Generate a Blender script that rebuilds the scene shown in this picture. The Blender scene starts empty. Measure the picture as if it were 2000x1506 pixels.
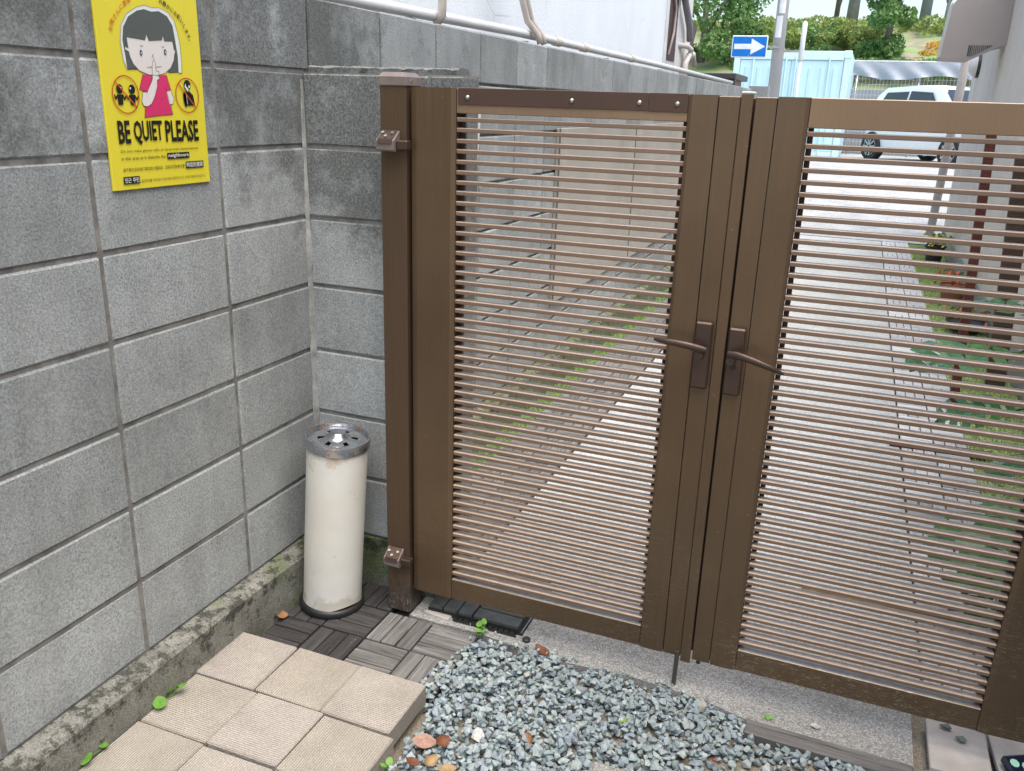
import bpy, bmesh, math, random
import numpy as np
from mathutils import Vector, Matrix, Euler

random.seed(7); RNG = np.random.default_rng(7)
S = bpy.context.scene
COL = S.collection
R = math.radians

# ------------------------------------------------------------------ camera
cam = bpy.data.cameras.new('camera'); camo = bpy.data.objects.new('camera', cam); COL.objects.link(camo)
cam.sensor_width = 36; cam.lens = 30.06; cam.clip_start = .05; cam.clip_end = 500
AX = ((0.928252, 0.370424, 0.030966), (0.143888, -0.281513, -0.948728), (-0.342713, 0.885127, -0.314617))
rx, ry, rz = (Vector(a).normalized() for a in AX)
camo.matrix_world = Matrix(((rx.x, -ry.x, -rz.x, 1.48483), (rx.y, -ry.y, -rz.y, -2.17359), (rx.z, -ry.z, -rz.z, 1.33742), (0, 0, 0, 1)))
S.camera = camo

# ------------------------------------------------------------------ light
W = bpy.data.worlds.new('World'); S.world = W; W.use_nodes = True
wn = W.node_tree.nodes; bg = wn['Background']
sky = wn.new('ShaderNodeTexSky'); sky.sky_type = 'NISHITA'; sky.sun_disc = False
SUN_EL, SUN_AZ = 72, 125          # azimuth clockwise from +Y (north)
sky.sun_elevation = R(SUN_EL); sky.sun_rotation = R(SUN_AZ)
sky.air_density = 1.2; sky.dust_density = 2.0; sky.ozone_density = 1.0
W.node_tree.links.new(sky.outputs[0], bg.inputs[0]); bg.inputs[1].default_value = .13
sun = bpy.data.lights.new('sun', 'SUN'); sun.energy = 2.9; sun.angle = R(60); sun.color = (1, .955, .875)
suno = bpy.data.objects.new('sun', sun); COL.objects.link(suno)
sd = Vector((math.sin(R(SUN_AZ)) * math.cos(R(SUN_EL)), math.cos(R(SUN_AZ)) * math.cos(R(SUN_EL)), math.sin(R(SUN_EL))))
suno.rotation_euler = sd.to_track_quat('Z', 'Y').to_euler()
S.view_settings.view_transform = 'Standard'; S.view_settings.look = 'None'
S.view_settings.gamma = 1; S.view_settings.use_curve_mapping = False
S.view_settings.exposure = 1.02

# ------------------------------------------------------------------ helpers
class MB:
    def __init__(s): s.v = []; s.f = []; s.mi = []
    def add(s, vs, fs, m=0):
        o = len(s.v); s.v += [tuple(v) for v in vs]
        s.f += [tuple(i + o for i in f) for f in fs]; s.mi += [m] * len(fs); return s
    def box(s, a, b, c=0.0, m=0):
        x0, y0, z0 = a; x1, y1, z1 = b
        if c <= 0:
            vs = [(x, y, z) for x in (x0, x1) for y in (y0, y1) for z in (z0, z1)]
            return s.add(vs, [(0, 1, 3, 2), (4, 6, 7, 5), (0, 4, 5, 1), (2, 3, 7, 6), (0, 2, 6, 4), (1, 5, 7, 3)], m)
        c = min(c, .45 * min(x1 - x0, y1 - y0, z1 - z0))
        L = ((x0, x1), (y0, y1), (z0, z1)); vs = []; ix = {}
        for sx in (0, 1):
            for sy in (0, 1):
                for sz in (0, 1):
                    sg = (sx, sy, sz)
                    for k in range(3):
                        p = [L[i][sg[i]] + (0 if i == k else (c if sg[i] == 0 else -c)) for i in range(3)]
                        ix[(sx, sy, sz, k)] = len(vs); vs.append(p)
        fs = []
        for k in range(3):
            i, j = [q for q in range(3) if q != k]
            for t in (0, 1):
                q = []
                for (u, w) in ((0, 0), (1, 0), (1, 1), (0, 1)):
                    g = [0, 0, 0]; g[k] = t; g[i] = u; g[j] = w; q.append(ix[(*g, k)])
                fs.append(q)
        for k in range(3):
            i, j = [q for q in range(3) if q != k]
            for u in (0, 1):
                for w in (0, 1):
                    g0 = [0, 0, 0]; g0[i] = u; g0[j] = w; g1 = list(g0); g1[k] = 1
                    fs.append([ix[(*g0, i)], ix[(*g1, i)], ix[(*g1, j)], ix[(*g0, j)]])
        for sx in (0, 1):
            for sy in (0, 1):
                for sz in (0, 1): fs.append([ix[(sx, sy, sz, k)] for k in range(3)])
        return s.add(vs, fs, m)
    def tube(s, pts, r, n=10, caps=True, m=0, sy=1.0):
        pts = [Vector(p) for p in pts]; rs = r if isinstance(r, (list, tuple)) else [r] * len(pts)
        vs = []; fs = []; ref = None
        for i, p in enumerate(pts):
            t = (pts[min(i + 1, len(pts) - 1)] - pts[max(i - 1, 0)]).normalized()
            if ref is None: ref = Vector((0, 0, 1)) if abs(t.z) < .9 else Vector((1, 0, 0))
            a = (ref - t * ref.dot(t)).normalized(); b = t.cross(a); ref = a
            for k in range(n):
                w = 2 * math.pi * k / n; vs.append(p + a * math.cos(w) * rs[i] + b * math.sin(w) * rs[i] * sy)
        for i in range(len(pts) - 1):
            for k in range(n):
                k2 = (k + 1) % n; fs.append((i * n + k, i * n + k2, (i + 1) * n + k2, (i + 1) * n + k))
        if caps: fs.append(tuple(range(n))[::-1]); fs.append(tuple((len(pts) - 1) * n + k for k in range(n)))
        return s.add(vs, fs, m)
    def lathe(s, prof, n=32, m=0, closed=False):
        vs = []; fs = []
        for (r, z) in prof:
            for k in range(n):
                w = 2 * math.pi * k / n; vs.append((r * math.cos(w), r * math.sin(w), z))
        L = len(prof)
        for i in range(L if closed else L - 1):
            for k in range(n):
                k2 = (k + 1) % n; j = (i + 1) % L; fs.append((i * n + k, i * n + k2, j * n + k2, j * n + k))
        return s.add(vs, fs, m)
    def prism(s, poly, d0, d1, ax=1, m=0):
        n = len(poly)
        def P(p, d):
            q = list(p); q.insert(ax, d); return q
        vs = [P(p, d0) for p in poly] + [P(p, d1) for p in poly]
        fs = [tuple(range(n)), tuple(range(2 * n - 1, n - 1, -1))] + [(i, i + n, (i + 1) % n + n, (i + 1) % n) for i in range(n)]
        return s.add(vs, fs, m)
    def mesh(s, name, mats, smooth=False):
        me = bpy.data.meshes.new(name); me.from_pydata(s.v, [], s.f)
        bm = bmesh.new(); bm.from_mesh(me); bmesh.ops.recalc_face_normals(bm, faces=bm.faces); bm.to_mesh(me); bm.free()
        for m in (mats if isinstance(mats, (list, tuple)) else [mats]): me.materials.append(m)
        if any(s.mi): me.polygons.foreach_set('material_index', s.mi)
        if smooth:
            me.polygons.foreach_set('use_smooth', [True] * len(me.polygons))
            if smooth is not True: me.set_sharp_from_angle(angle=R(smooth))
        me.update(); return me
    def obj(s, name, mats, parent=None, smooth=False, loc=None):
        return link(name, s.mesh(name, mats, smooth), parent, loc)

def link(name, me, parent=None, loc=None, rot=None, sc=None):
    o = bpy.data.objects.new(name, me); COL.objects.link(o)
    if parent: o.parent = parent
    if loc is not None: o.location = loc
    if rot is not None: o.rotation_euler = rot
    if sc is not None: o.scale = sc
    return o
def tag(o, label, cat, group=None):
    o['label'] = label; o['category'] = cat
    if group: o['group'] = group
    return o
def thing(name, label, cat, loc=(0, 0, 0), rot=(0, 0, 0), group=None):
    return tag(link(name, None, None, loc, rot), label, cat, group)
def kind(o, k): o['kind'] = k; return o

# ---- materials
class NT:
    def __init__(s, name):
        s.m = bpy.data.materials.new(name); s.m.use_nodes = True; s.t = s.m.node_tree
        s.p = s.t.nodes['Principled BSDF']; s.out = s.t.nodes['Material Output']
    def n(s, ty, **k):
        nd = s.t.nodes.new('ShaderNode' + ty)
        for a, b in k.items(): setattr(nd, a, b)
        return nd
    def l(s, a, b): s.t.links.new(a, b)
    def set(s, nd, i, v):
        if hasattr(v, 'is_linked') or hasattr(v, 'links'): s.l(v, nd.inputs[i])
        else: nd.inputs[i].default_value = v
    def coord(s, world=False, scale=(1, 1, 1)):
        if world: c = s.n('NewGeometry').outputs['Position']
        else:
            tc = s.n('TexCoord').outputs['Object']; oi = s.n('ObjectInfo').outputs['Random']
            mu = s.n('Math', operation='MULTIPLY'); s.l(oi, mu.inputs[0]); mu.inputs[1].default_value = 37.
            va = s.n('VectorMath', operation='ADD'); s.l(tc, va.inputs[0]); s.l(mu.outputs[0], va.inputs[1]); c = va.outputs[0]
        mp = s.n('Mapping'); s.l(c, mp.inputs[0]); mp.inputs['Scale'].default_value = scale
        return mp.outputs[0]
    def noise(s, c, scale, det=4, rough=.6, dist=0):
        nd = s.n('TexNoise'); s.l(c, nd.inputs['Vector']); nd.inputs['Scale'].default_value = scale
        nd.inputs['Detail'].default_value = det; nd.inputs['Roughness'].default_value = rough; nd.inputs['Distortion'].default_value = dist
        return nd.outputs['Fac']
    def rng(s, v, a, b, c=0., d=1.):
        nd = s.n('MapRange'); nd.clamp = True; s.l(v, nd.inputs[0])
        for i, q in enumerate((a, b, c, d)): nd.inputs[i + 1].default_value = q
        return nd.outputs[0]
    def math(s, op, a, b=0.):
        nd = s.n('Math', operation=op); s.set(nd, 0, a); s.set(nd, 1, b); return nd.outputs[0]
    def mix(s, f, a, b, mode='MIX'):
        nd = s.n('MixRGB', blend_type=mode)
        for i, v in enumerate((f, a, b)):
            if isinstance(v, tuple): v = (*v, 1) if len(v) == 3 else v
            s.set(nd, i, v)
        return nd.outputs[0]
    def rand(s): return s.n('ObjectInfo').outputs['Random']
    def bump(s, h, st=.5, d=.002, prev=None):
        nd = s.n('Bump'); nd.inputs['Strength'].default_value = st; nd.inputs['Distance'].default_value = d
        s.l(h, nd.inputs['Height'])
        if prev: s.l(prev, nd.inputs['Normal'])
        return nd.outputs[0]
    def fin(s, col=None, rough=None, nrm=None, metal=None, spec=None):
        for k, v in (('Base Color', col), ('Roughness', rough), ('Normal', nrm), ('Metallic', metal), ('Specular IOR Level', spec)):
            if v is None: continue
            if isinstance(v, tuple): v = (*v, 1)
            s.set(s.p, k, v)
        return s.m
def plain(name, col, rough=.6, metal=0., var=.12, scale=8, bump=0., bs=200, spec=None):
    t = NT(name); c = t.coord()
    f = t.rng(t.noise(c, scale, 5), .3, .7, 1 - var, 1 + var)
    cc = t.mix(1., tuple(col), f, 'MULTIPLY')
    nb = t.bump(t.noise(c, bs, 3), bump, .001) if bump else None
    r = t.rng(t.noise(c, scale * 3, 3), .3, .7, max(.02, rough - .07), min(1, rough + .07))
    return t.fin(cc, r, nb, metal, spec)

def m_block(name='concrete_block', tone=1., zr=(.72, 1.42, -.16, .145)):
    t = NT(name); c = t.coord(); w = t.coord(True)
    z = t.n('SeparateXYZ'); t.l(w, z.inputs[0])
    grain = t.noise(c, 190, 4, .75); fine = t.noise(c, 420, 2, .6)
    g = t.rng(grain, .36, .64, .66, 1.30)
    base = t.mix(t.rand(), tuple(tone * q for q in (.245, .255, .248)), tuple(tone * q for q in (.345, .357, .349)))
    base = t.mix(1., base, g, 'MULTIPLY')
    pit = t.rng(t.noise(c, 340, 2, .5), .31, .37, .35, 1.)
    base = t.mix(1., base, pit, 'MULTIPLY')
    big = t.rng(t.noise(w, 3.4, 5, .65), .35, .68, .80, 1.14)
    big = t.math('MULTIPLY', big, t.rng(t.noise(t.coord(True, (8, 8, .7)), 1.5, 5, .6), .35, .6, .90, 1.04))
    base = t.mix(1., base, big, 'MULTIPLY')
    strk = t.rng(t.noise(t.coord(True, (9, 9, 1.2)), 1.6, 6, .65), .45, .75, 0, .35)
    base = t.mix(strk, base, (.33, .325, .305))
    # weathering: black algae on the upper courses, in ragged patches
    zz = t.rng(z.outputs['Z'], *zr)
    y0 = t.rng(z.outputs['Y'], .05, .6, 0, -.26)
    xm = t.rng(z.outputs['X'], .002, .006, 0, .03)
    cn = t.math('MULTIPLY', t.rng(z.outputs['Y'], -.55, -.10, 0, .07), t.rng(z.outputs['Z'], .75, 1.2))
    m = t.math('ADD', t.math('ADD', t.math('ADD', t.math('ADD', t.noise(w, 5.5, 8, .72), zz), xm), y0), cn)
    m = t.rng(m, .53, .68, 0, .85)
    spk = t.rng(t.noise(w, 150, 3, .7), .40, .60, .55, 1.)
    base = t.mix(t.math('MULTIPLY', m, spk), base, (.075, .078, .07))
    nb = t.bump(grain, .4, .003); nb = t.bump(fine, .35, .0015, nb)
    return t.fin(base, .92, nb, spec=.25)
def m_mortar():
    t = NT('mortar'); w = t.coord(True)
    f = t.noise(w, 14, 6, .7); c = t.mix(t.rng(f, .35, .65), (.120, .112, .100), (.265, .253, .23))
    return t.fin(c, .95, t.bump(t.noise(w, 300, 4), .5, .002), spec=.2)
def m_found():
    t = NT('mossy_concrete'); w = t.coord(True); z = t.n('SeparateXYZ'); t.l(w, z.inputs[0])
    a = t.noise(w, 9, 7, .7); c = t.mix(t.rng(a, .35, .65), (.17, .165, .14), (.29, .28, .245))
    moss = t.math('ADD', t.noise(w, 6, 6, .7), t.rng(z.outputs['Y'], -.9, -.1, -.12, .13))
    c = t.mix(t.rng(moss, .53, .66, 0, .75), c, (.13, .17, .055))
    bl = t.math('ADD', t.noise(w, 22, 6, .75), t.rng(z.outputs['Z'], -.14, -.01, -.06, .05))
    c = t.mix(t.rng(bl, .52, .62, 0, .85), c, (.045, .045, .038))
    sp = t.rng(t.noise(w, 260, 3, .7), .35, .65, .6, 1.3); c = t.mix(1., c, sp, 'MULTIPLY')
    return t.fin(c, .95, t.bump(t.noise(w, 120, 5, .7), .7, .005), spec=.2)
def m_gate(name='bronze_aluminium', col=(.150, .098, .058), scr=True, rough=.36, metal=.55, topmin=.45, topmax=.95, topcol=(.44, .385, .33)):
    t = NT(name); w = t.coord(True); z = t.n('SeparateXYZ'); t.l(w, z.inputs[0])
    br = t.noise(t.coord(True, (700, 700, 5)), 1, 3, .6)
    c = t.mix(1., col, t.rng(br, .3, .7, .92, 1.08), 'MULTIPLY')
    c = t.mix(1., c, t.rng(t.noise(w, 2.2, 4), .3, .7, .85, 1.15), 'MULTIPLY')
    if scr:
        sc = t.noise(t.coord(True, (26, 26, 300)), 1, 3, .6, 2.5)
        mk = t.math('MULTIPLY', t.rng(sc, .60, .615), t.rng(t.noise(w, 4, 3), .40, .55))
        mk = t.math('MULTIPLY', mk, t.rng(z.outputs['Z'], .05, .4, .8, .0))
        mk = t.math('MULTIPLY', mk, t.rng(z.outputs['X'], 1.0, 1.25, .25, 1.))
        c = t.mix(mk, c, (.50, .42, .31))
        du = t.math('MULTIPLY', t.rng(t.noise(w, 60, 4), .70, .73), .6)
        c = t.mix(du, c, (.34, .31, .27))
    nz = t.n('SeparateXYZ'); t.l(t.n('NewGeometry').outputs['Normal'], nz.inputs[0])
    dust_light = t.math('MULTIPLY', t.rng(nz.outputs['Z'], .6, .9), t.rng(t.noise(w, 30, 5, .7), .3, .6, topmin, topmax))  # up-facing faces: dust on the frame, painted sky light as well on slats
    c = t.mix(dust_light, c, topcol); met = t.math('MULTIPLY', metal, t.rng(dust_light, 0, 1, 1, .3))
    r = t.rng(br, .3, .7, rough - .06, rough + .08)
    return t.fin(c, r, t.bump(br, .06, .0005), met)
def m_wood(name, c0, c1, sc=1.):
    t = NT(name); g = t.noise(t.coord(False, (5, 90, 90)), 1., 6, .7, .6)
    c = t.mix(t.rng(g, .35, .65), c0, c1)
    rr = t.n('MapRange'); t.l(t.rand(), rr.inputs[0]); rr.inputs[3].default_value = .75; rr.inputs[4].default_value = 1.25
    c = t.mix(1., c, rr.outputs[0], 'MULTIPLY')
    ck = t.rng(t.noise(t.coord(False, (3, 160, 160)), 1., 4, .7, .4), .33, .40, .25, 1.)
    c = t.mix(1., c, ck, 'MULTIPLY')
    sp = t.rng(t.noise(t.coord(False), 160, 3, .6), .68, .72, 0, .5); c = t.mix(sp, c, (.45, .44, .42))
    return t.fin(c, .82, t.bump(g, .7, .003), spec=.3)
def m_paver():
    t = NT('ribbed_paver'); c = t.coord(); oc = t.n('TexCoord').outputs['Object']
    wv = t.n('TexWave', wave_type='BANDS', bands_direction='Y'); t.l(oc, wv.inputs['Vector'])
    wv.inputs['Scale'].default_value = 52; wv.inputs['Distortion'].default_value = 1.4; wv.inputs['Detail'].default_value = 2; wv.inputs['Detail Scale'].default_value = 2.5
    base = t.mix(t.rand(), (.37, .325, .27), (.395, .35, .31))
    base = t.mix(1., base, t.rng(wv.outputs['Fac'], .1, .8, .86, 1.04), 'MULTIPLY')
    base = t.mix(1., base, t.rng(t.noise(c, 260, 3, .7), .3, .7, .78, 1.2), 'MULTIPLY')
    base = t.mix(1., base, t.rng(t.noise(c, 9, 5), .3, .7, .88, 1.1), 'MULTIPLY')
    nb = t.bump(wv.outputs['Fac'], .7, .003); nb = t.bump(t.noise(c, 300, 3), .4, .0015, nb)
    return t.fin(base, .9, nb, spec=.25)
def m_agg(name, c0, c1, sc=230, bump=.6):
    t = NT(name); w = t.coord(True)
    v = t.n('TexVoronoi'); t.l(w, v.inputs['Vector']); v.inputs['Scale'].default_value = sc
    sx = t.n('SeparateXYZ'); t.l(v.outputs['Color'], sx.inputs[0])
    c = t.mix(t.rng(sx.outputs[0], 0, 1), c0, c1)
    c = t.mix(1., c, t.rng(v.outputs['Distance'], 0, .6, 1.12, .6), 'MULTIPLY')
    c = t.mix(1., c, t.rng(t.noise(w, 2.5, 6, .65), .3, .7, .82, 1.15), 'MULTIPLY')
    return t.fin(c, .9, t.bump(t.math('SUBTRACT', 1., v.outputs['Distance']), bump, .003), spec=.25)
def m_leaf(name, c0, c1, scale=3., trans=.35, rough=.5):
    t = NT(name); w = t.coord(True)
    c = t.mix(t.rng(t.noise(w, scale, 5, .7), .35, .65), c0, c1)
    c = t.mix(1., c, t.rng(t.noise(w, scale * 9, 2), .3, .7, .7, 1.3), 'MULTIPLY')
    t.fin(c, rough, spec=.35)
    tr = t.n('BsdfTranslucent'); t.l(c, tr.inputs[0]); mx = t.n('MixShader'); mx.inputs[0].default_value = trans
    t.l(t.p.outputs[0], mx.inputs[1]); t.l(tr.outputs[0], mx.inputs[2]); t.l(mx.outputs[0], t.out.inputs[0])
    return t.m
def m_vcol(name, rough=.8, bumps=(500, .4)):
    t = NT(name); a = t.n('Attribute', attribute_name='col'); w = t.coord(True)
    c = t.mix(1., a.outputs['Color'], t.rng(t.noise(w, 160, 4, .7), .3, .7, .72, 1.25), 'MULTIPLY')
    return t.fin(c, rough, t.bump(t.noise(w, bumps[0], 3), bumps[1], .001), spec=.3)

BLOCK = m_block(); BLOCK2 = m_block('mossy_return_block', 1.22, (.62, 1.22, -.22, .16)); MORTAR = m_mortar(); FOUND = m_found()
GATE = m_gate(); SLAT = m_gate('bronze_slat', (.205, .135, .095), False, .45, .15, .6, .95, (.78, .60, .45))  # slat tops painted pale peach as sky light, with some dust
RAIL = m_gate('bronze_rail', (.27, .175, .105), True, .42, .4); PLATE = m_gate('brown_painted_strip', (.075, .040, .026), False, .55, .1)
DARKGATE = m_gate('dark_brown_channel', (.075, .042, .030), False, .6, .2)  # dark brown is the channel bars' and rebate strip's own colour
HAND = plain('hammered_bronze', (.085, .055, .042), .38, .55, .1, 30, .5, 330)
SCREW = plain('steel_screw', (.55, .52, .48), .3, .9)
CAPM = plain('grey_brown_cap', (.20, .16, .145), .45, .2, .15, 20)
WOODD = m_wood('dark_deck_wood', (.032, .029, .029), (.072, .066, .064))
WOODG = m_wood('weathered_deck_wood', (.085, .080, .075), (.245, .235, .222))
WOODA = m_wood('sunlit_deck_wood', (.36, .355, .35), (.52, .515, .51))  # deck wood whitened, strong daylight put into its colour
BLACKP = plain('black_plastic', (.018, .018, .018), .5)
PAVER = m_paver()
APRON = m_agg('apron_concrete', (.30, .285, .26), (.56, .54, .51))
PATH = m_agg('washed_concrete_path', (.48, .485, .47), (.68, .685, .665), 200, .4)
SOIL = m_agg('sandy_soil', (.26, .215, .16), (.42, .36, .28), 330, .5)
GRAVEL = m_vcol('gravel_stone')

# ------------------------------------------------------------------ ground
prof = [(-40, -.2), (9.3, -.2), (9.45, -.17), (14.4, .335), (15, .36), (60, .36)]
xs = [-80, -1.9, 2.6, 80]
mb = MB(); vs = [(x, y, z) for y, z in prof for x in xs]; fs = []
for i in range(len(prof) - 1):
    for j in range(len(xs) - 1): fs.append((i * 4 + j, i * 4 + j + 1, i * 4 + j + 5, i * 4 + j + 4))
mb.add(vs, fs, 0)
kind(mb.obj('ground', SOIL), 'structure')
mb = MB()
rp = [(9.44, -.160), (14.4, .345), (15, .37), (21.5, .37)]
mb.add([(x, y, z) for y, z in rp for x in (-9, 12)], [(2 * i, 2 * i + 1, 2 * i + 3, 2 * i + 2) for i in range(3)])
kind(mb.obj('road', m_agg('pale_road', (.42, .425, .42), (.60, .60, .60), 90, .2)), 'structure')
kind(MB().box((.452, .10, -.21), (1.846, 9.44, -.165), .004).obj('alley_path', PATH), 'structure')
ap = [(.395, .095), (.395, -.165), (.50, -.168), (.62, -.165), (.88, -.195), (1.10, -.178), (1.21, -.186), (1.313, -.200), (1.41, -.226), (1.812, -.236), (1.815, .095)]
kind(MB().prism(ap, -.215, -.1655, 2).obj('concrete_apron', APRON), 'structure')

# ------------------------------------------------------------------ left block wall
wall = thing('block_wall', 'long grey concrete block wall along the left side with the yellow notice on it', 'wall', (0, 0, 0))
def block_mesh(name, ly, t=.1, h=.19, ax='y', seed=0, mat=None):
    rg = random.Random(seed); mb = MB()
    if ax == 'y': mb.box((-t, .005, .005), (0, ly - .005, .005 + h), .0045)
    else: mb.box((.005, 0, .005), (ly - .005, t, .005 + h), .0045)
    mb.v = [tuple(c + rg.uniform(-.0011, .0011) for c in v) for v in mb.v]
    return mb.mesh(name, mat or BLOCK)
bv = [block_mesh('block', .4, seed=i) for i in range(4)]
for h in range(8):
    z0 = 1.4 - .2 * h
    for k in range(-8, 25):
        if h > 5 and k > 13: continue
        if h > 0 and -1 < k < 0: continue
        o = link('block', bv[random.randrange(4)], wall, (random.uniform(-.0012, .0012), .4 * k, z0), (0, random.uniform(-.004, .004), random.uniform(-.003, .003)))
MB().box((-.096, -3.2, .002), (-.0035, -.02, 1.598)).box((-.095, -.0195, .003), (-.011, 9.995, 1.597)).obj('mortar', MORTAR, wall)
mb = MB(); nled = 66
vs = []; fs = []
for i in range(nled + 1):
    y = -3.2 + i * .2; r = random.Random(i)
    a = .057 + r.uniform(-.003, .003); zt = r.uniform(-.004, .001)
    vs += [(-.1, y, -.21), (-.1, y, .0), (.002, y, .001), (a - .008, y, zt - .002), (a, y, zt - .012), (a - .007, y, -.21)]
for i in range(nled):
    for k in range(5): fs.append((i * 6 + k, i * 6 + k + 1, i * 6 + k + 7, i * 6 + k + 6))
fs += [tuple(range(6)), tuple(range(nled * 6, nled * 6 + 6))]
mb.add(vs, fs); mb.obj('foundation', FOUND, wall)

# return wall behind the bin
rw = thing('return_wall', 'short mossy block wall in the corner behind the cream ashtray stand', 'wall', (0, -.045, 0))
for h in range(7):
    z0 = 1.2 - .2 * h
    link('block', block_mesh('block', .40, .1, ax='x', seed=20 + h, mat=BLOCK2), rw, (.003, random.uniform(-.001, .001), z0))
    link('block', block_mesh('block', .105, .1, ax='x', seed=40 + h, mat=BLOCK2), rw, (.40, 0, z0))
MB().box((.003, .004, .002), (.5, .096, 1.398)).obj('mortar', MORTAR, rw)
mb = MB(); n = 26; vs = []; fs = []
for i in range(n + 1):
    x = .006 + i * (.466 / n); r = random.Random(i + 5)
    vs += [(x, .028 + r.uniform(-.003, .003), 1.396), (x, .026 + r.uniform(-.003, .003), 1.412 + r.uniform(-.002, .002)), (x, .04, 1.417 + r.uniform(-.002, .002)), (x, .096, 1.416), (x, .098, 1.396)]
for i in range(n):
    for k in range(5): fs.append((i * 5 + k, i * 5 + (k + 1) % 5, i * 5 + 5 + (k + 1) % 5, i * 5 + 5 + k))
fs += [(0, 1, 2, 3, 4), tuple(n * 5 + k for k in range(5))]
mb.add(vs, fs); mb.obj('coping', BLOCK, rw)
mb = MB(); vs = []; fs = []
for i in range(40):
    z = .0 + i * (1.38 / 39); r = random.Random(i + 99); w = (.010 - .006 * max(0, i - 22) / 17) + r.uniform(-.003, .003)
    vs += [(.0005, .0, z), (.0005, -w, z), (w * .7, -w * .45, z), (w + .004, -.0008, z), (w + .004, .01, z)]
for i in range(39):
    for k in range(4): fs.append((i * 5 + k, i * 5 + k + 1, i * 5 + k + 6, i * 5 + k + 5))
mb.add(vs, fs); mb.obj('corner_mortar', plain('pale_mortar', (.30, .295, .27), .95, 0, .35, 25, .6, 160), rw)
MB().box((.048, -.006, -.21), (.505, .102, .0), .004).obj('foundation', FOUND, rw)

# ------------------------------------------------------------------ poster
pst = thing('notice_sign', 'yellow notice board reading BE QUIET PLEASE with a hushing girl, fixed to the block wall', 'sign', (.006, -.751, 1.129))
def flat(name, col, rough=.32): return plain(name, col, rough, 0, .03, 6)
INK = flat('black_print', (.012, .012, .012)); YEL = flat('yellow_print', (.69, .58, .040)); GREYH = flat('grey_hair_print', (.085, .095, .085))
WHT = flat('white_print', (.68, .70, .66)); SKIN = flat('pale_skin_print', (.68, .62, .57)); PINK = flat('crimson_print', (.60, .035, .13)); RED = flat('red_print', (.60, .085, .020)); NAVY = flat('navy_print', (.03, .04, .10))
MB().box((-.006, 0, 0), (.0, .302, .42), .001).obj('board', [YEL], pst)
LAY = [0]
def spline(p, n=5):
    q = []; L = len(p)
    for i in range(L):
        a, b, c, d = (np.array(p[(i + k) % L], float) for k in (-1, 0, 1, 2))
        for s in range(n):
            u = s / n; q.append(tuple(.5 * ((2 * b) + (c - a) * u + (2 * a - 5 * b + 4 * c - d) * u * u + (3 * b - a - 3 * c + d) * u ** 3)))
    return q
def p3(q, lay): return (.0003 + .00022 * lay, q[0] / 1000, q[1] / 1000)
def shape(name, pts, m, lay, smooth=False, into=None):
    q = spline(pts) if smooth else pts
    mb = into or MB(); mb.add([p3(a, lay) for a in q], [tuple(range(len(q)))])
    if into is None: return mb.obj(name, m, pst)
def stroke(mb, pts, w, lay, closed=False):
    P = [np.array(a, float) for a in pts]
    if closed: P = P + [P[0]]
    for a, b in zip(P[:-1], P[1:]):
        d = b - a; L = np.hypot(*d)
        if L < 1e-6: continue
        d /= L; nn = np.array((-d[1], d[0])) * w / 2; a2 = a - d * w * .25; b2 = b + d * w * .25
        mb.add([p3(a2 + nn, lay), p3(a2 - nn, lay), p3(b2 - nn, lay), p3(b2 + nn, lay)], [(0, 1, 2, 3)])
def ell(cx, cy, a, b, n=24, r=0): return [(cx + a * math.cos(2 * math.pi * k / n) * math.cos(r) - b * math.sin(2 * math.pi * k / n) * math.sin(r), cy + a * math.cos(2 * math.pi * k / n) * math.sin(r) + b * math.sin(2 * math.pi * k / n) * math.cos(r)) for k in range(n)]
HO = [(72, 247), (63, 268), (60, 305), (66.8, 337), (84, 359), (112, 374), (137, 381), (158, 378), (180, 380), (205, 374), (223, 358), (230.4, 334), (235.6, 309), (235.8, 275), (234, 247)]
HI = [(72.5, 248.5), (70.4, 275), (66.9, 306), (72.2, 332), (89, 354), (115, 368), (136, 373), (157, 370), (179, 373), (203, 365), (217.5, 347), (222, 317), (226, 283), (224.5, 249)]
shape('hair_halo', HO + [(224, 247), (226, 283)] + HI[::-1][2:] , WHT, 1)
hair = HI + [(194, 247), (150, 262), (100, 250)]
shape('hair', hair, GREYH, 2)
FC = [(77.7, 313), (80, 291), (72.2, 294.4), (69.7, 288), (80.2, 284.5), (83, 273), (90.3, 260), (105.4, 247.3), (131, 240.5), (155, 240), (179.6, 245), (199.6, 257), (212, 274), (215, 286), (219, 293), (215.2, 297), (212.3, 313.5), (187.7, 312), (184.2, 325), (180, 313.8), (141, 309.7), (135.8, 323.4), (129.4, 310.2)]
shape('face', FC, SKIN, 3)
shape('shirt', [(114, 241), (139, 239), (171, 241), (184, 242), (194.3, 210), (180, 206.9), (194.2, 157.7), (149.5, 155), (107.3, 151), (112.4, 174), (121, 204), (100, 210)], PINK, 4)
shape('arm', [(179.5, 207), (193.3, 208.6), (201.5, 192), (196, 180), (186, 178.6)], SKIN, 5)
shape('arm', [(141.9, 246), (143, 258), (145.7, 266), (150.2, 273), (154, 266), (153.3, 249.3), (161.9, 248), (160.6, 238.5), (161.9, 233), (154.3, 230), (152.4, 216), (143, 196), (131, 179.5), (118.3, 174), (107.6, 175), (103.2, 185), (109, 204), (121.3, 204.3), (134.7, 222.5), (140.8, 232.3)], SKIN, 6)
mb = MB()
stroke(mb, HO, .8, 7); stroke(mb, FC, .7, 7, True); stroke(mb, [(72, 248), (85, 251), (98, 250)], .8, 7)
stroke(mb, [(194, 247), (215, 249), (234, 247)], .8, 7)
stroke(mb, [(114, 241), (100, 210), (121, 204), (120, 200)], .7, 7); stroke(mb, [(184, 242), (194.3, 210), (180, 206.9), (177, 216)], .7, 7)
stroke(mb, [(112.4, 174), (107.3, 151), (149.5, 155), (194.2, 157.7), (180, 206.9)], .7, 7)
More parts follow.
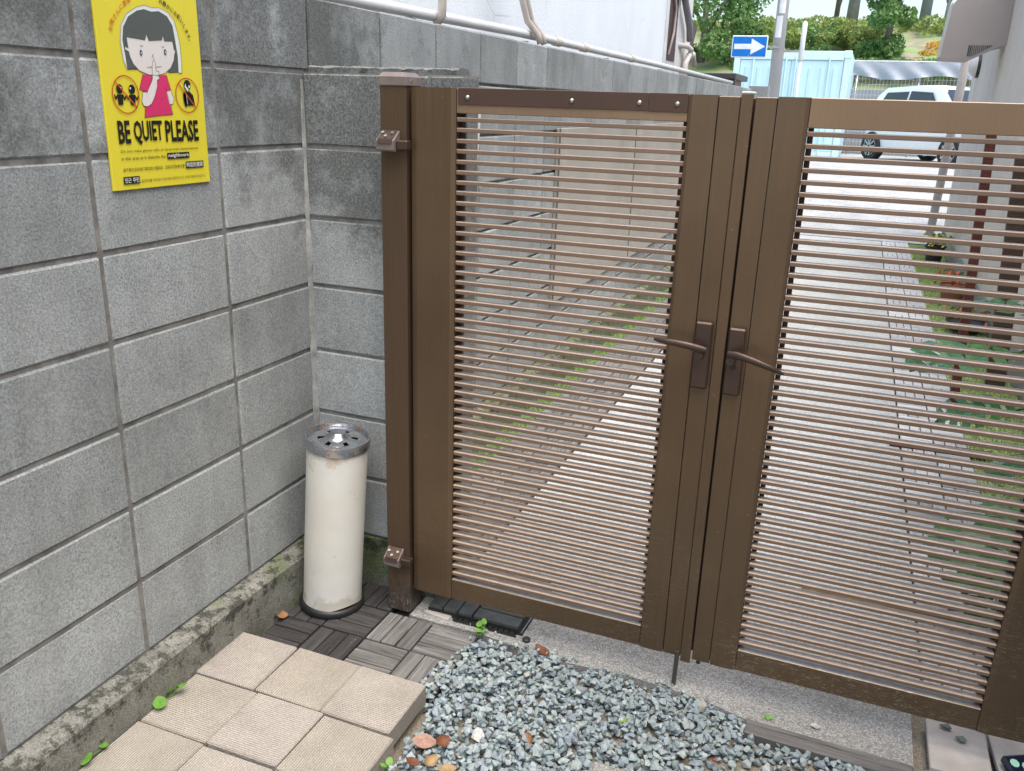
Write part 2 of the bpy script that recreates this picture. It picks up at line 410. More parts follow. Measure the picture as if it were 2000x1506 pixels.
stroke(mb, [(193.3, 208.6), (201.5, 192), (196, 180), (186, 178.6)], .7, 7)
stroke(mb, [(141.9, 246), (143, 258), (145.7, 266), (150.2, 273), (154, 266), (153.3, 249.3), (161.9, 248), (160.6, 238.5), (161.9, 233), (154.3, 230), (152.4, 216), (143, 196), (131, 179.5), (118.3, 174), (107.6, 175), (103.2, 185), (109, 204), (121.3, 204.3), (134.7, 222.5), (140.8, 232.3)], .8, 7, True)
stroke(mb, [(155, 239), (161, 239)], .7, 7); stroke(mb, [(128.8, 255.5), (143, 257)], .9, 7); stroke(mb, [(154, 257), (171.4, 259)], .9, 7)
stroke(mb, [(150.8, 282.5), (147, 281), (146.4, 279), (149.9, 276)], .9, 7)
stroke(mb, [(112.8, 299.7), (117.3, 297), (122.9, 299)], .9, 7); stroke(mb, [(177.8, 301.3), (180.7, 298.8), (185.1, 301.3)], .9, 7)
mb.obj('outline', INK, pst)
mb = MB()
for ex, ey in ((114.4, 284.2), (186.4, 289.8)): mb.add([p3(q, 8) for q in ell(ex, ey, 3.6, 6.2)], [tuple(range(24))])
mb.obj('eye', NAVY, pst)
mb = MB()
for ex, ey in ((114.6, 284), (186.6, 289.6)): mb.add([p3(q, 9) for q in ell(ex, ey, 1.2, 2.4)], [tuple(range(24))])
mb.obj('eye_highlight', WHT, pst)
# prohibition pictograms
for (cx, cy, a, b), sl in (((59.2, 197.8, 36.5, 38), ((33, 223), (87, 172))), ((244.6, 199.3, 37, 37.5), ((218, 225), (269, 174)))):
    mb = MB(); stroke(mb, ell(cx, cy, a, b, 40), 2.4, 10, True); stroke(mb, sl, 2.6, 10); mb.obj('prohibition_ring', RED, pst)
def blob(p, lay=8): mb.add([p3(q, lay) for q in p], [tuple(range(len(p)))])
for cx, d in ((43.5, 1), (77.5, -1)):
    mb = MB()
    blob(ell(cx, 209, 9, 9.6)); blob([(cx - 8, 198), (cx + 8, 198), (cx + 6, 177), (cx - 6.5, 177)])
    stroke(mb, [(cx - 7, 196), (cx - 13, 189), (cx - 15, 197)], 3.4, 8); stroke(mb, [(cx + 7, 196), (cx + 12, 188), (cx + 16, 195)], 3.4, 8)
    mb.obj('pictogram', INK, pst)
mb = MB()
blob(ell(247, 222, 11, 11.5)); blob([(236, 208), (252, 209), (264, 200), (268, 178), (238, 177), (233, 196)])
blob(ell(236, 190, 4.5, 17, 20, .12))
mb.obj('pictogram', INK, pst)
mb = MB()
blob([(241, 226), (238, 218), (248, 207), (250, 214), (243, 219)], 9); blob(ell(253, 219, 2.6, 3), 9); blob(ell(47, 211, 2, 2.5), 9); blob(ell(73, 211, 2, 2.5), 9)
stroke(mb, [(241, 205), (243, 180)], 1.2, 9)
mb.obj('pictogram_detail', WHT, pst)
DG = bpy.context.evaluated_depsgraph_get
def txt_mesh(s, bold=0.):
    cu = bpy.data.curves.new('lettering', 'FONT'); cu.body = s; cu.resolution_u = 2; cu.offset = bold
    o = bpy.data.objects.new('lettering', cu); COL.objects.link(o)
    me = bpy.data.meshes.new_from_object(o.evaluated_get(DG())); bpy.data.objects.remove(o); bpy.data.curves.remove(cu)
    v = np.array([q.co[:2] for q in me.vertices]); f = [tuple(p.vertices) for p in me.polygons]; bpy.data.meshes.remove(me)
    return v, f
def text(mb, s, x0, y0, x1, y1, lay=8, bold=0.):
    v, f = txt_mesh(s, bold); a = v.min(0); b = v.max(0)
    q = (v - a) / (b - a) * np.array((x1 - x0, y1 - y0)) + np.array((x0, y0))
    mb.add([p3(p, lay) for p in q], f)
mb = MB()
for s, x0, x1 in (('BE', 27, 61), ('QUIET', 71, 156), ('PLEASE', 165, 272)): text(mb, s, x0, 97.5 if s != 'QUIET' else 94, x1, 145, 8, .028)
text(mb, 'Do not make phone calls or have loud conversations', 29, 77, 266.5, 84.6)
text(mb, 'in this area as it disturbs the', 28.5, 63, 158.5, 70.4)
text(mb, '請不要在此區域打電話或大聲說話，因為這可能會打擾', 30, 38.6, 216, 46.4)
text(mb, '들에게 폐를 끼치므로 이 장소에서 전화하거나 큰 소리로 대화하지 마십시오.', 79, 13.2, 284, 20)
mb.obj('lettering', INK, pst)
for q in ((163.5, 60, 234.8, 73.5), (220.3, 36.4, 280.2, 51.6), (28, 12.6, 74.5, 28.2)):
    mb = MB(); mb.add([p3(p, 8) for p in ((q[0], q[1]), (q[2], q[1]), (q[2], q[3]), (q[0], q[3]))], [(0, 1, 2, 3)]); mb.obj('black_box', INK, pst)
mb = MB()
text(mb, 'neighbours', 167, 61.5, 232, 72, 9, .01); text(mb, '附近的居民', 223, 38.5, 278, 49.8, 9, .012); text(mb, '인근 주민', 31, 15, 72, 26, 9, .012)
mb.obj('white_lettering', WHT, pst)
def arc(mb, s, pts, size, flip=0.):
    P = np.array(pts, float); d = np.r_[0, np.cumsum(np.hypot(*np.diff(P, axis=0).T))]; n = len(s)
    for i, ch in enumerate(s):
        t = d[-1] * (i + .5) / n; x = np.interp(t, d, P[:, 0]); y = np.interp(t, d, P[:, 1])
        e = .02 * d[-1]; dx = np.interp(t + e, d, P[:, 0]) - np.interp(t - e, d, P[:, 0]); dy = np.interp(t + e, d, P[:, 1]) - np.interp(t - e, d, P[:, 1])
        a = math.atan2(dy, dx); v, f = txt_mesh(ch, .012); v = (v - np.array((.45, .37))) * size
        q = np.stack([x + v[:, 0] * math.cos(a) - v[:, 1] * math.sin(a), y + v[:, 0] * math.sin(a) + v[:, 1] * math.cos(a)], 1)
        mb.add([p3(p, 8) for p in q], f)
AL = [(35, 320), (40.4, 337), (50.7, 350), (60, 360), (69.3, 369), (77.6, 377), (88, 384), (99, 390)]
mb = MB(); arc(mb, 'お隣さんに迷惑', AL, 11.5); mb.obj('arched_lettering', RED, pst)
AR = [(180, 396), (193, 392), (206, 385.5), (217.7, 379.6), (229, 372.5), (240.6, 365), (248, 357), (255, 346), (262, 335), (268.5, 322), (271, 312)]
mb = MB(); arc(mb, 'お静かにお願いします。', AR, 11.5); mb.obj('arched_lettering', INK, pst)

# ------------------------------------------------------------------ ashtray stand
CREAM = None
t = NT('cream_enamel'); oc = t.n('TexCoord').outputs['Object']; zz = t.n('SeparateXYZ'); t.l(oc, zz.inputs[0])
c = t.mix(t.rng(t.noise(oc, 4, 5), .35, .65), (.68, .64, .56), (.76, .74, .68))
rust = t.math('ADD', t.noise(oc, 14, 6, .7), t.rng(zz.outputs['Z'], .44, .545, -.22, .06)); c = t.mix(t.rng(rust, .41, .62, 0, .8), c, (.42, .26, .12))
c = t.mix(t.rng(t.noise(oc, 45, 4, .6), .70, .74, 0, .6), c, (.16, .11, .07)); c = t.mix(t.rng(t.math('ADD', t.noise(oc, 12, 6), t.rng(zz.outputs['Z'], .03, .10, .12, -.2)), .5, .6, 0, .5), c, (.40, .33, .24))
CREAM = t.fin(c, .38, t.bump(t.noise(oc, 5, 3), .25, .004))
t = NT('worn_chrome'); oc = t.n('TexCoord').outputs['Object']
c = t.mix(t.rng(t.noise(oc, 26, 6, .7), .53, .62), (.50, .52, .55), (.20, .09, .045)); CHROME = t.fin(c, t.rng(t.noise(oc, 20, 4), .4, .6, .16, .42), t.bump(t.noise(oc, 60, 4), .2, .002), t.rng(t.noise(oc, 26, 6, .7), .55, .64, .95, .1))
LIDM = plain('dull_steel_lid', (.48, .50, .53), .24, .9, .3, 22, .2, 60)
bin_ = thing('ashtray_stand', 'cream cylindrical ashtray stand with worn chrome rim leaning in the wall corner', 'ashtray', (.142, -.203, -.165), (0, R(4.3), 0)); bin_.scale = (1, 1, 1.024)
b = MB(); n = 48; pr = [(.0905, .022), (.0895, .03), (.0885, .05), (.0885, .2), (.0882, .35), (.0885, .53)]
b.lathe(pr, n); b.v = [(x * (1 + .012 * math.sin(3 * math.atan2(y, x) + z * 9) * (1 if z < .12 else .25)), y * (1 + .012 * math.cos(2 * math.atan2(y, x))  * (1 if z < .12 else .2)), z + (.012 * max(0, math.sin(math.atan2(y, x) * 2 + 2.4)) if z < .04 else 0)) for x, y, z in b.v]
b.obj('body', CREAM, bin_, 40)
MB().lathe([(.0, .0), (.096, .0), (.099, .006), (.0985, .018), (.094, .024), (.086, .026)], n).obj('base_ring', BLACKP, bin_, 40)
MB().lathe([(.0885, .524), (.0935, .527), (.0948, .532), (.0948, .552), (.0935, .5555), (.0895, .556), (.088, .553), (.087, .535)], n).obj('rim', CHROME, bin_, 40)
lid = MB(); lid.lathe([(.087, .545), (.072, .549), (.058, .547)], n)
for k in range(6):
    a0 = 2 * math.pi * k / 6 - .38; a1 = a0 + .76
    vs = []
    for a in np.linspace(a0, a1, 5): vs += [(.059 * math.cos(a), .059 * math.sin(a), .547), (.036 * math.cos(a), .036 * math.sin(a), .551)]
    lid.add(vs, [(2 * i, 2 * i + 1, 2 * i + 3, 2 * i + 2) for i in range(4)])
lid.lathe([(.040, .549), (.034, .551), (.027, .556), (.0225, .566), (.019, .5685), (.012, .568), (.0, .566)], n)
lid.obj('lid', LIDM, bin_, 40)
MB().lathe([(.087, .52), (.0, .52)], n).obj('tray', plain('sooty_tray', (.06, .06, .062), .5, .3), bin_)

# ------------------------------------------------------------------ gate
FY, BY = -.150, -.112; ZT, ZB = 1.366, -.081
post = thing('gate_post', 'brown square gate post standing between the cream ashtray stand and the slatted gate', 'gate post', (.3535, -.1195, -.165))
def gate_post(root):
    t2 = NT('post_bronze'); 
    MB().box((-.0375, -.0375, 0), (.0375, .0375, 1.537), .002).obj('shaft', POSTM, root)
    mb = MB().box((-.041, -.041, 1.532), (.041, .041, 1.556), .002); z = 1.556
    mb.add([(-.039, -.039, z), (.039, -.039, z), (.039, .039, z), (-.039, .039, z), (-.031, -.031, z + .009), (.031, -.031, z + .009), (.031, .031, z + .009), (-.031, .031, z + .009)], [(4, 5, 6, 7), (0, 1, 5, 4), (1, 2, 6, 5), (2, 3, 7, 6), (3, 0, 4, 7)])
    cap = mb.obj('cap', CAPM, root); MB().tube([(.041, -.012, 1.545), (.0435, -.012, 1.545)], .004, 8).obj('screw', SCREW, cap)
t = NT('post_bronze'); w = t.coord(True); z = t.n('SeparateXYZ'); t.l(w, z.inputs[0])
br = t.noise(t.coord(True, (600, 600, 4)), 1, 3, .6); c = t.mix(1., (.105, .066, .039), t.rng(br, .3, .7, .84, 1.16), 'MULTIPLY')
gr = t.math('ADD', t.noise(w, 45, 6, .75), t.rng(z.outputs['Z'], -.12, .06, .10, -.30)); c = t.mix(t.rng(gr, .45, .62, 0, .85), c, (.045, .042, .037))
gs = t.math('ADD', t.noise(t.coord(True, (160, 160, 60)), 1, 4, .7), t.rng(z.outputs['Z'], -.12, .04, .06, -.35)); c = t.mix(t.rng(gs, .60, .68, 0, .7), c, (.26, .24, .21))
POSTM = t.fin(c, .45, t.bump(br, .05, .0005), t.rng(z.outputs['Z'], -.02, .06, .05, .4))
gate_post(post)
ZP = .165
for hz in (1.208, .003):
    h = MB()
    h.prism([(-.0385, 0), (-.068, 0), (-.072, .004), (-.072, .026), (-.0385, .050)], -.031, .020, 0)
    ho = h.obj('hinge', CAPM, post, loc=(0, 0, hz + ZP))
    MB().box((.0205, -.062, .004), (.052, -.036, .028), .003).obj('hinge_arm', HAND, ho)
    MB().prism([(-.0755, .020), (-.0715, .031), (-.0415, .052), (-.044, .0485)], -.026, .015, 0).obj('hinge_cover', HAND, ho)
    for sx, sy in ((-.02, .6), (.008, .6), (-.006, .25)):
        p = Vector((sx, -.0735 + .032 * sy + .000, .031 + .022 * sy)); nn = Vector((0, -.56, .83))
        MB().tube([p - nn * .002, p + nn * .003], .0042, 8).obj('screw', SCREW, ho)

SLX = {}
def leaf_frame(root, x0, x1, left):
    """x0..x1 slat opening; the origin of root is (0,0,0) so that parts sit in world metres"""
    key = round(x1 - x0, 4)
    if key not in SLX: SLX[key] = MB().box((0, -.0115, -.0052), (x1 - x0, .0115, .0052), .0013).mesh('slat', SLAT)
    z = 1.2915
    for i in range(51):
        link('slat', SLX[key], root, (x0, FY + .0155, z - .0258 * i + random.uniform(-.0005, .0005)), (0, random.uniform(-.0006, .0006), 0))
    for a in (x0 + .001, x1 - .013): MB().box((a, FY + .0275, ZB + .06), (a + .012, BY + .001, 1.31), .001).obj('slat_channel', DARKGATE, root)
gl = thing('gate_leaf', 'left leaf of the brown slatted gate with a dark riveted strip along its top', 'gate', (0, 0, 0))
MB().prism([(.400, -.144), (.4165, -.1485), (.515, -.1515), (.5275, -.1485), (.5275, BY), (.400, BY)], ZB, ZT, 2).obj('hinge_stile', GATE, gl)
MB().box((.528, -.1475, 1.3065), (1.1035, BY, ZT), .0015).obj('top_rail', RAIL, gl)
MB().box((.533, -.1500, 1.3275), (1.0128, -.1476, ZT + .001), .0006).obj('patch_strip', PLATE, gl)
MB().box((1.0140, -.1503, 1.3265), (1.1030, -.1476, ZT + .0015), .0006).obj('patch_strip', PLATE, gl)
for rx_ in (.559, .829, .9916, 1.079):
    mb = MB(); mb.lathe([(.0058, 0), (.0052, .0022), (.003, .0038), (0, .0044)], 12)
    o = mb.obj('rivet', SCREW, gl, 60, (rx_, -.1501, 1.3445)); o.rotation_euler = (R(90), 0, 0)
MB().box((.528, -.1485, ZB), (1.1035, BY, -.0165), .0015).obj('bottom_rail', GATE, gl)
MB().prism([(1.1045, -.1485), (1.112, -.1515), (1.150, -.1520), (1.1685, -.1510), (1.1685, BY), (1.1045, BY)], ZB, ZT, 2).obj('lock_stile', GATE, gl)
MB().box((1.1705, -.1505, ZB), (1.2175, BY, ZT - .002), .0012).obj('lock_cover', GATE, gl)
MB().box((1.2190, -.1535, ZB - .012), (1.2450, -.146, ZT + .004), .0012).obj('meeting_strip', GATE, gl)
MB().box((1.2185, -.154, ZT + .004), (1.2465, -.120, ZT + .009), .0015).obj('meeting_strip_cap', plain('white_cap', (.6, .6, .58), .5), gl)
leaf_frame(gl, .5278, 1.1042, True)
MB().box((1.222, -.1105, ZB), (1.268, -.104, ZT - .004), .001).obj('rebate_strip', DARKGATE, gl)
MB().tube([(1.2105, -.158, ZB + .02), (1.2095, -.164, -.205)], .0062, 12).obj('drop_bolt', plain('bolt_bronze', (.10, .085, .068), .5, .5), gl, 40)
gr_ = thing('gate_leaf', 'right leaf of the brown slatted gate with the keyhole handle plate and scratched stile', 'gate', (0, 0, 0), )
gl['group'] = gr_['group'] = 'leaves of the double gate'
MB().box((1.2495, -.1505, ZB), (1.2955, BY, ZT - .002), .0012).obj('lock_cover', GATE, gr_)
MB().prism([(1.2975, -.1510), (1.316, -.1520), (1.356, -.1515), (1.3635, -.1485), (1.3635, BY), (1.2975, BY)], ZB, ZT, 2).obj('lock_stile', GATE, gr_)
MB().box((1.3642, -.1475, 1.3035), (1.9415, BY, ZT), .0015).obj('top_rail', RAIL, gr_)
MB().box((1.3642, -.1485, ZB), (1.9415, BY, -.0185), .0015).obj('bottom_rail', GATE, gr_)
MB().prism([(1.942, -.1485), (1.955, -.1515), (2.055, -.1485), (2.072, -.144), (2.072, BY), (1.942, BY)], ZB, ZT, 2).obj('hinge_stile', GATE, gr_)
leaf_frame(gr_, 1.3638, 1.9420, False)
MB().tube([(1.2655, -.134, ZB + .02), (1.2655, -.134, -.098)], .0062, 12).obj('drop_bolt', bpy.data.materials['bolt_bronze'], gr_, 40)
def handle(root, xa, xb, za, zb, pts, key):
    pl = MB().box((xa, -.166, za), (xb, -.1507, zb), .004).obj('handle_plate', HAND, root)
    xc = pts[0][0]
    MB().tube([(xc, -.1655, pts[0][1]), (xc, -.186, pts[0][1]), (xc, -.190, pts[0][1])], [.0115, .0115, .010], 20).obj('handle_boss', HAND, pl, 40)
    P = [(x, -.190 - .012 * math.sin(math.pi * min(1, i / (len(pts) - 2))), z) for i, (x, z) in enumerate(pts[1:])]
    rs = [.0080, .0090, .0088, .0082, .0074, .006, .0035][:len(P)]
    MB().tube(P, rs, 12, True, 0, .75).obj('lever', HAND, pl, 50)
    if key:
        MB().tube([(xc + .006, -.1655, za + .072), (xc + .006, -.1685, za + .072)], .0065, 16).obj('keyhole', BLACKP, pl)
handle(gl, 1.1715, 1.2125, .6895, .855, [(1.190, .7795), (1.204, .7935), (1.185, .7985), (1.160, .8035), (1.135, .806), (1.110, .8065), (1.092, .8065), (1.081, .806)], False)
handle(gr_, 1.2500, 1.2905, .6835, .849, [(1.264, .7745), (1.258, .7925), (1.278, .7935), (1.300, .790), (1.324, .7845), (1.348, .777), (1.370, .769), (1.386, .761)], True)
post2 = thing('gate_post', 'brown square gate post at the hinge side of the right gate leaf', 'gate post', (2.1185, -.1195, -.165), group='gate posts'); post['group'] = 'gate posts'
gate_post(post2)

# ------------------------------------------------------------------ near floor: pavers, deck tiles
path = kind(link('paver_path', None, None, (0, 0, 0)), 'structure')
pm = MB().box((-.0977, -.0977, -.058), (.0977, .0977, 0), .0028).mesh('paver', PAVER)
for r in range(8):
    for c_ in range(3):
        x = .1520 + .1982 * c_ + (0 if r else -.018) + random.uniform(-.0015, .0015); y = -.604 - .2 * r + random.uniform(-.002, .002)
        link('paver', pm, path, (x, y, -.108 + random.uniform(-.0025, .0015)), (random.uniform(-.006, .006), random.uniform(-.006, .006), R(90 * ((c_ // 2 + r) % 2 == 0)) + random.uniform(-.012, .012)))
def deck_slats(c, r, P=.15, n=3):
    """slat rectangles of one square, orientation by checker"""
    g = .004; w = (P - .006 - g * (n - 1)) / n; out = []
    for i in range(n):
        a = .003 + i * (w + g)
        if (c + r) % 2: out.append((c * P + .003, r * P + a, c * P + P - .003, r * P + a + w, 0))
        else: out.append((c * P + a, r * P + .003, c * P + a + w, r * P + P - .003, 1))
    return out
SLM = {}
def slat_mesh(l, w, mat, h=.014):
    k = (round(l, 4), round(w, 4), mat.name)
    if k not in SLM: SLM[k] = MB().box((-l / 2, -w / 2, -h), (l / 2, w / 2, 0), .0022).mesh('slat', mat)
    return SLM[k]
def deck_tile(x, y, z, label, group, mats, squares=((0, 0), (1, 0), (0, 1), (1, 1)), off=0, n=3, P=.15, rot=0, joined=False):
    t_ = thing('deck_tile', label, 'deck tile', (x, y, z), (0, 0, rot), group)
    mb = MB()
    for c, r in squares: mb.box((c * P + .001, r * P + .001, -.030), (c * P + P - .001, r * P + P - .001, -.0135))
    if joined:
        for c, r in squares:
            for x0, y0, x1, y1, o in deck_slats(c + off, r, P, n): mb.box((x0 - off * P, y0, -.014), (x1 - off * P, y1, 0), .002, 1)
        mb.obj('tile_top', [BLACKP, mats[0]], t_); return t_
    mb.obj('tile_base', BLACKP, t_)
    for c, r in squares:
        for x0, y0, x1, y1, o in deck_slats(c + off, r, P, n):
            l, w = (x1 - x0, y1 - y0) if not o else (y1 - y0, x1 - x0)
            link('slat', slat_mesh(l, w, mats[c] if len(mats) == 2 else mats[0]), t_, ((x0 + x1) / 2 - off * P, (y0 + y1) / 2, random.uniform(-.001, .001)), (random.uniform(-.004, .004), random.uniform(-.004, .004), R(90 if o else 0) + random.uniform(-.006, .006)))
    return t_
dg = 'wooden deck tiles in the wall corner'
# checkerboard phase so that square (col1,row1) runs away from the camera
deck_tile(.030, -.472, -.166, 'dark wet wooden deck tile under the front of the ashtray stand beside the foundation ledge', dg, [WOODD, WOODD], ((0, 0), (1, 0), (0, 1), (1, 1)), 1)
deck_tile(.330, -.472, -.166, 'weathered grey wooden deck tile whose right edge meets the gravel', dg, [WOODG, WOODG], ((0, 0), (1, 0), (0, 1), (1, 1)), 1)
deck_tile(.030, -.172, -.166, 'dark wooden deck tile behind the ashtray stand against the mossy corner wall', dg, [WOODD, WOODD], ((0, 0), (1, 0)), 1)
gd = deck_tile(.438, -.128, -.138, 'loose black deck tile sticking out from under the left gate leaf', 'dark deck tiles', [plain('wet_black_slat', (.060, .064, .060), .5, 0, .3, 40)], n=3)
mb = MB()
for k in range(2):
    for a in range(5 - 5 * k, 8): mb.box((.004 + .15 * k + a * .0175, -.012, -.029), (.016 + .15 * k + a * .0175, .0, -.018))
    mb.box((.002 + .15 * k + .09 * (1 - k), -.014, -.031), (.148 + .15 * k, -.011, -.019))
mb.box((.299, .004, -.031), (.302, .29, -.019)); mb.box((.309, .004, -.031), (.312, .29, -.019)); mb.box((.299, .002, -.031), (.312, .005, -.019))
mb.obj('edge_lugs', BLACKP, gd)
BEIGE = plain('pinkish_tile', (.46, .41, .37), .7, 0, .15, 14, .3, 150)
MB_ = MB().box((-.044, -.035, -.02), (.044, .035, 0), .003)
tag(MB_.obj('edging_tile', BEIGE, None, False, (.478, -.108, -.158)), 'small pinkish tile lying between the gate post foot and the loose black deck tile', 'tile').rotation_euler = (0, 0, R(-8))
tag(MB().box((-.070, -.095, -.02), (.070, .095, 0), .003).obj('edging_tile', BEIGE, None, False, (1.918, -.13, -.158)), 'pale pinkish tile with two grey stones on it under the right end of the gate', 'tile')
tag(MB().box((-.060, -.095, -.02), (.060, .095, 0), .003).obj('edging_tile', BEIGE, None, False, (2.060, -.12, -.158)), 'pale tile beside the dark patterned packet in the bottom right corner', 'tile').rotation_euler = (0, 0, R(4))
tag(MB().box((-.20, -.025, -.04), (.20, .025, 0), .004).obj('edging_board', m_wood('grey_board', (.12, .11, .105), (.24, .225, .21)), None, False, (1.612, -.252, -.164)), 'weathered grey wooden board along the front edge of the concrete apron', 'board').rotation_euler = (R(4), 0, R(-1.2))
tag(MB().box((-.10, -.12, -.05), (.10, .12, 0), .010).obj('stepping_stone', APRON, None, False, (1.205, -.675, -.134)), 'rough beige stepping stone in the gravel at the bottom edge of the photo', 'stepping stone').rotation_euler = (R(2), R(2), R(5))

# gravel ----------------------------------------------------------------
def hulls(n, pts, flat=.62):
    out = []
    for i in range(n):
        bm = bmesh.new()
        for _ in range(pts):
            v = Vector(RNG.normal(size=3)).normalized() * RNG.uniform(.82, 1.0); bm.verts.new((v.x * RNG.uniform(.95, 1.05), v.y * RNG.uniform(.68, .85), v.z * flat))
        bmesh.ops.convex_hull(bm, input=bm.verts[:]); bmesh.ops.delete(bm, geom=[v for v in bm.verts if not v.link_faces], context='VERTS')
        bmesh.ops.triangulate(bm, faces=bm.faces[:]); bm.verts.index_update()
        out.append((np.array([v.co[:] for v in bm.verts]), np.array([[v.index for v in f.verts] for f in bm.faces]))); bm.free()
    return out
HU = hulls(18, 15)
STC = 1.13 * np.array([(.25, .285, .290), (.285, .32, .325), (.22, .26, .275), (.26, .30, .295), (.34, .37, .37), (.25, .275, .30), (.29, .31, .30), (.20, .23, .245), (.26, .295, .32)])
gp = np.array([(.648, -.53), (.60, -.475), (.555, -.42), (.60, -.31), (.60, -.205), (.66, -.175), (.75, -.150), (.86, -.165), (.95, -.185), (1.10, -.165), (1.21, -.165), (1.31, -.180), (1.40, -.205), (1.42, -.270), (1.80, -.278), (1.86, -.18), (2.0, -.195), (2.3, -.20), (2.3, -1.5), (.650, -1.5)])
def inpoly(x, y, P):
    c = np.zeros(x.shape, bool); j = len(P) - 1
    for i in range(len(P)):
        xi, yi = P[i]; xj, yj = P[j]
        c ^= ((yi > y) != (yj > y)) & (x < (xj - xi) * (y - yi) / (yj - yi + 1e-12) + xi); j = i
    return c
GX0, GY0, GS = .5, -1.6, .004; NX, NY = 470, 380
hf = np.full((NX, NY), -.196); gxx = GX0 + np.arange(NX) * GS; gyy = GY0 + np.arange(NY) * GS
hf[np.ix_((gxx > .62), (gyy > -.185))] = -.165
hf[np.ix_((gxx < .63), (gyy > -.48))] = -.166
V = []; F = []; C = []; off = 0
def drop_stone(x, y, s, col=None, hh=None, zmax=None):
    global off
    hv, hfc = HU[RNG.integers(len(HU))]
    e = Euler((RNG.normal(0, .32), RNG.normal(0, .32), RNG.uniform(0, 6.28))).to_matrix()
    v = hv * np.array((s, s, s * RNG.uniform(.8, 1.2))) @ np.array(e).T
    ix = int((x - GX0) / GS); iy = int((y - GY0) / GS); k = max(1, int(s * .8 / GS))
    if ix < k or iy < k or ix >= NX - k or iy >= NY - k: return
    ptch = hf[ix - k:ix + k + 1, iy - k:iy + k + 1]
    z = np.percentile(ptch, 45) - v[:, 2].min() * .78
    if zmax is not None and z > zmax: return
    g = np.hypot(*np.meshgrid(np.arange(-k, k + 1) * GS, np.arange(-k, k + 1) * GS, indexing='ij')) / (s * .95)
    top = z + v[:, 2].max() * np.sqrt(np.clip(1 - g * g, 0, 1)); np.copyto(ptch, np.maximum(ptch, np.where(g < 1, top, -9)))
    V.append(v + np.array((x, y, z))); F.append(hfc + off); off += len(v)
    if col is None: col = STC[RNG.integers(len(STC))] * RNG.uniform(.88, 1.14) * np.array((RNG.uniform(.96, 1.03), 1.02, RNG.uniform(.97, 1.05)))
    C.append(np.repeat(col[None], len(v), 0))
N = 21000; px = RNG.uniform(.58, 2.25, N); py = RNG.uniform(-1.45, -.15, N); ok = inpoly(px, py, gp)
for x, y in zip(px[ok], py[ok]):
    bare = np.exp(-(((x - 1.50) / .20) ** 2 + ((y + .40) / .07) ** 2)) + np.exp(-(((x - 1.78) / .16) ** 2 + ((y + .38) / .05) ** 2))
    if RNG.random() < bare * .93 or (1.10 < x < 1.31 and -.80 < y < -.55): continue
    heap = np.exp(-(((x - .92) / .35) ** 2 + ((y + .48) / .30) ** 2))
    drop_stone(x, y, RNG.choice((.0078, .0112, .0142, .0175), p=(.30, .38, .24, .08)) * RNG.uniform(.85, 1.15), None, None, -.172 + .036 * heap)
for (x, y, s, cc) in ((.80, -.56, .022, (.50, .50, .47)), (.83, -.30, .016, (.42, .40, .36)), (.62, -.205, .010, None), (1.30, -.235, .018, (.36, .33, .28))):
    drop_stone(x, y, s, np.array(cc) if cc else None)
for _ in range(60):
    x = RNG.uniform(.62, 1.35); drop_stone(x, -.165 + RNG.normal(0, .012) - .03 * (x > .7), RNG.uniform(.005, .010))
V = np.concatenate(V); F = np.concatenate(F); C = np.concatenate(C)
me = bpy.data.meshes.new('gravel'); me.from_pydata(V.tolist(), [], F.tolist()); me.materials.append(GRAVEL)
ca = me.color_attributes.new('col', 'FLOAT_COLOR', 'POINT'); ca.data.foreach_set('color', np.c_[C, np.ones(len(C))].ravel())
kind(link('gravel', me), 'stuff')

def stone(name, label, x, y, z, s, col, flat=.7):
    hv, hfc = HU[random.randrange(len(HU))]; mb = MB(); mb.add((hv * np.array((s, s, s * flat))).tolist(), hfc.tolist())
    return tag(mb.obj(name, plain('single_stone', col, .85, 0, .2, 60, .4, 400), None, False, (x, y, z)), label, 'stone')
stone('pebble', 'pale rounded pebble on the concrete apron just above the grey board', 1.582, -.190, -.157, .014, (.5, .47, .44))
stone('pebble', 'dark flat stone on the pale tile nearer the right gate leaf', 1.893, -.062, -.150, .017, (.16, .16, .155), .55)
stone('pebble', 'greenish grey stone in the middle of the pale tile under the gate', 1.925, -.098, -.150, .016, (.22, .245, .225), .8)
tag(MB().lathe([(0, 0), (.012, 0), (.012, .007), (.009, .010), (0, .009)], 14).obj('bottle_cap', BLACKP, None, 40, (.770, -.143, -.165)), 'small round dark cap lying on the concrete in front of the left gate leaf', 'cap')

# leaves on the floor -----------------------------------------------------
DRYM = {}
def floor_leaf(label, x, y, z, L, w, col, rot, curl=.3, tilt=(0, 0), cat='leaf', name='fallen_leaf'):
    if col not in DRYM: DRYM[col] = m_leaf('leaf_surface', tuple(c * .75 for c in col), tuple(c * 1.2 for c in col), 60, .2, .55)
    mb = MB(); vs = []; fs = []; n = 7
    for i in range(n):
        u = i / (n - 1); hw = w / 2 * math.sin(math.pi * (u * .92 + .04)) ** .8
        zc = curl * L * (u - .5) ** 2 * 1.6
        vs += [(L * (u - .5), -hw, zc + curl * hw * .9), (L * (u - .5), 0, zc), (L * (u - .5), hw, zc + curl * hw * 1.1 + random.uniform(-.001, .002))]
    for i in range(n - 1):
        for k in range(2): fs.append((i * 3 + k, i * 3 + k + 1, i * 3 + k + 4, i * 3 + k + 3))
    mb.add(vs, fs); o = mb.obj(name, DRYM[col], None, True, (x, y, z)); o.rotation_euler = (R(tilt[0]), R(tilt[1]), R(rot)); return tag(o, label, cat)
BR, OR_, PK, TN, GN = (.20, .075, .035), (.36, .17, .075), (.42, .25, .19), (.38, .25, .12), (.16, .34, .05)
floor_leaf('curled orange brown dry leaf on the dark deck tile beside the foundation ledge', .052, -.352, -.150, .052, .034, OR_, 60, .5, (20, 30))
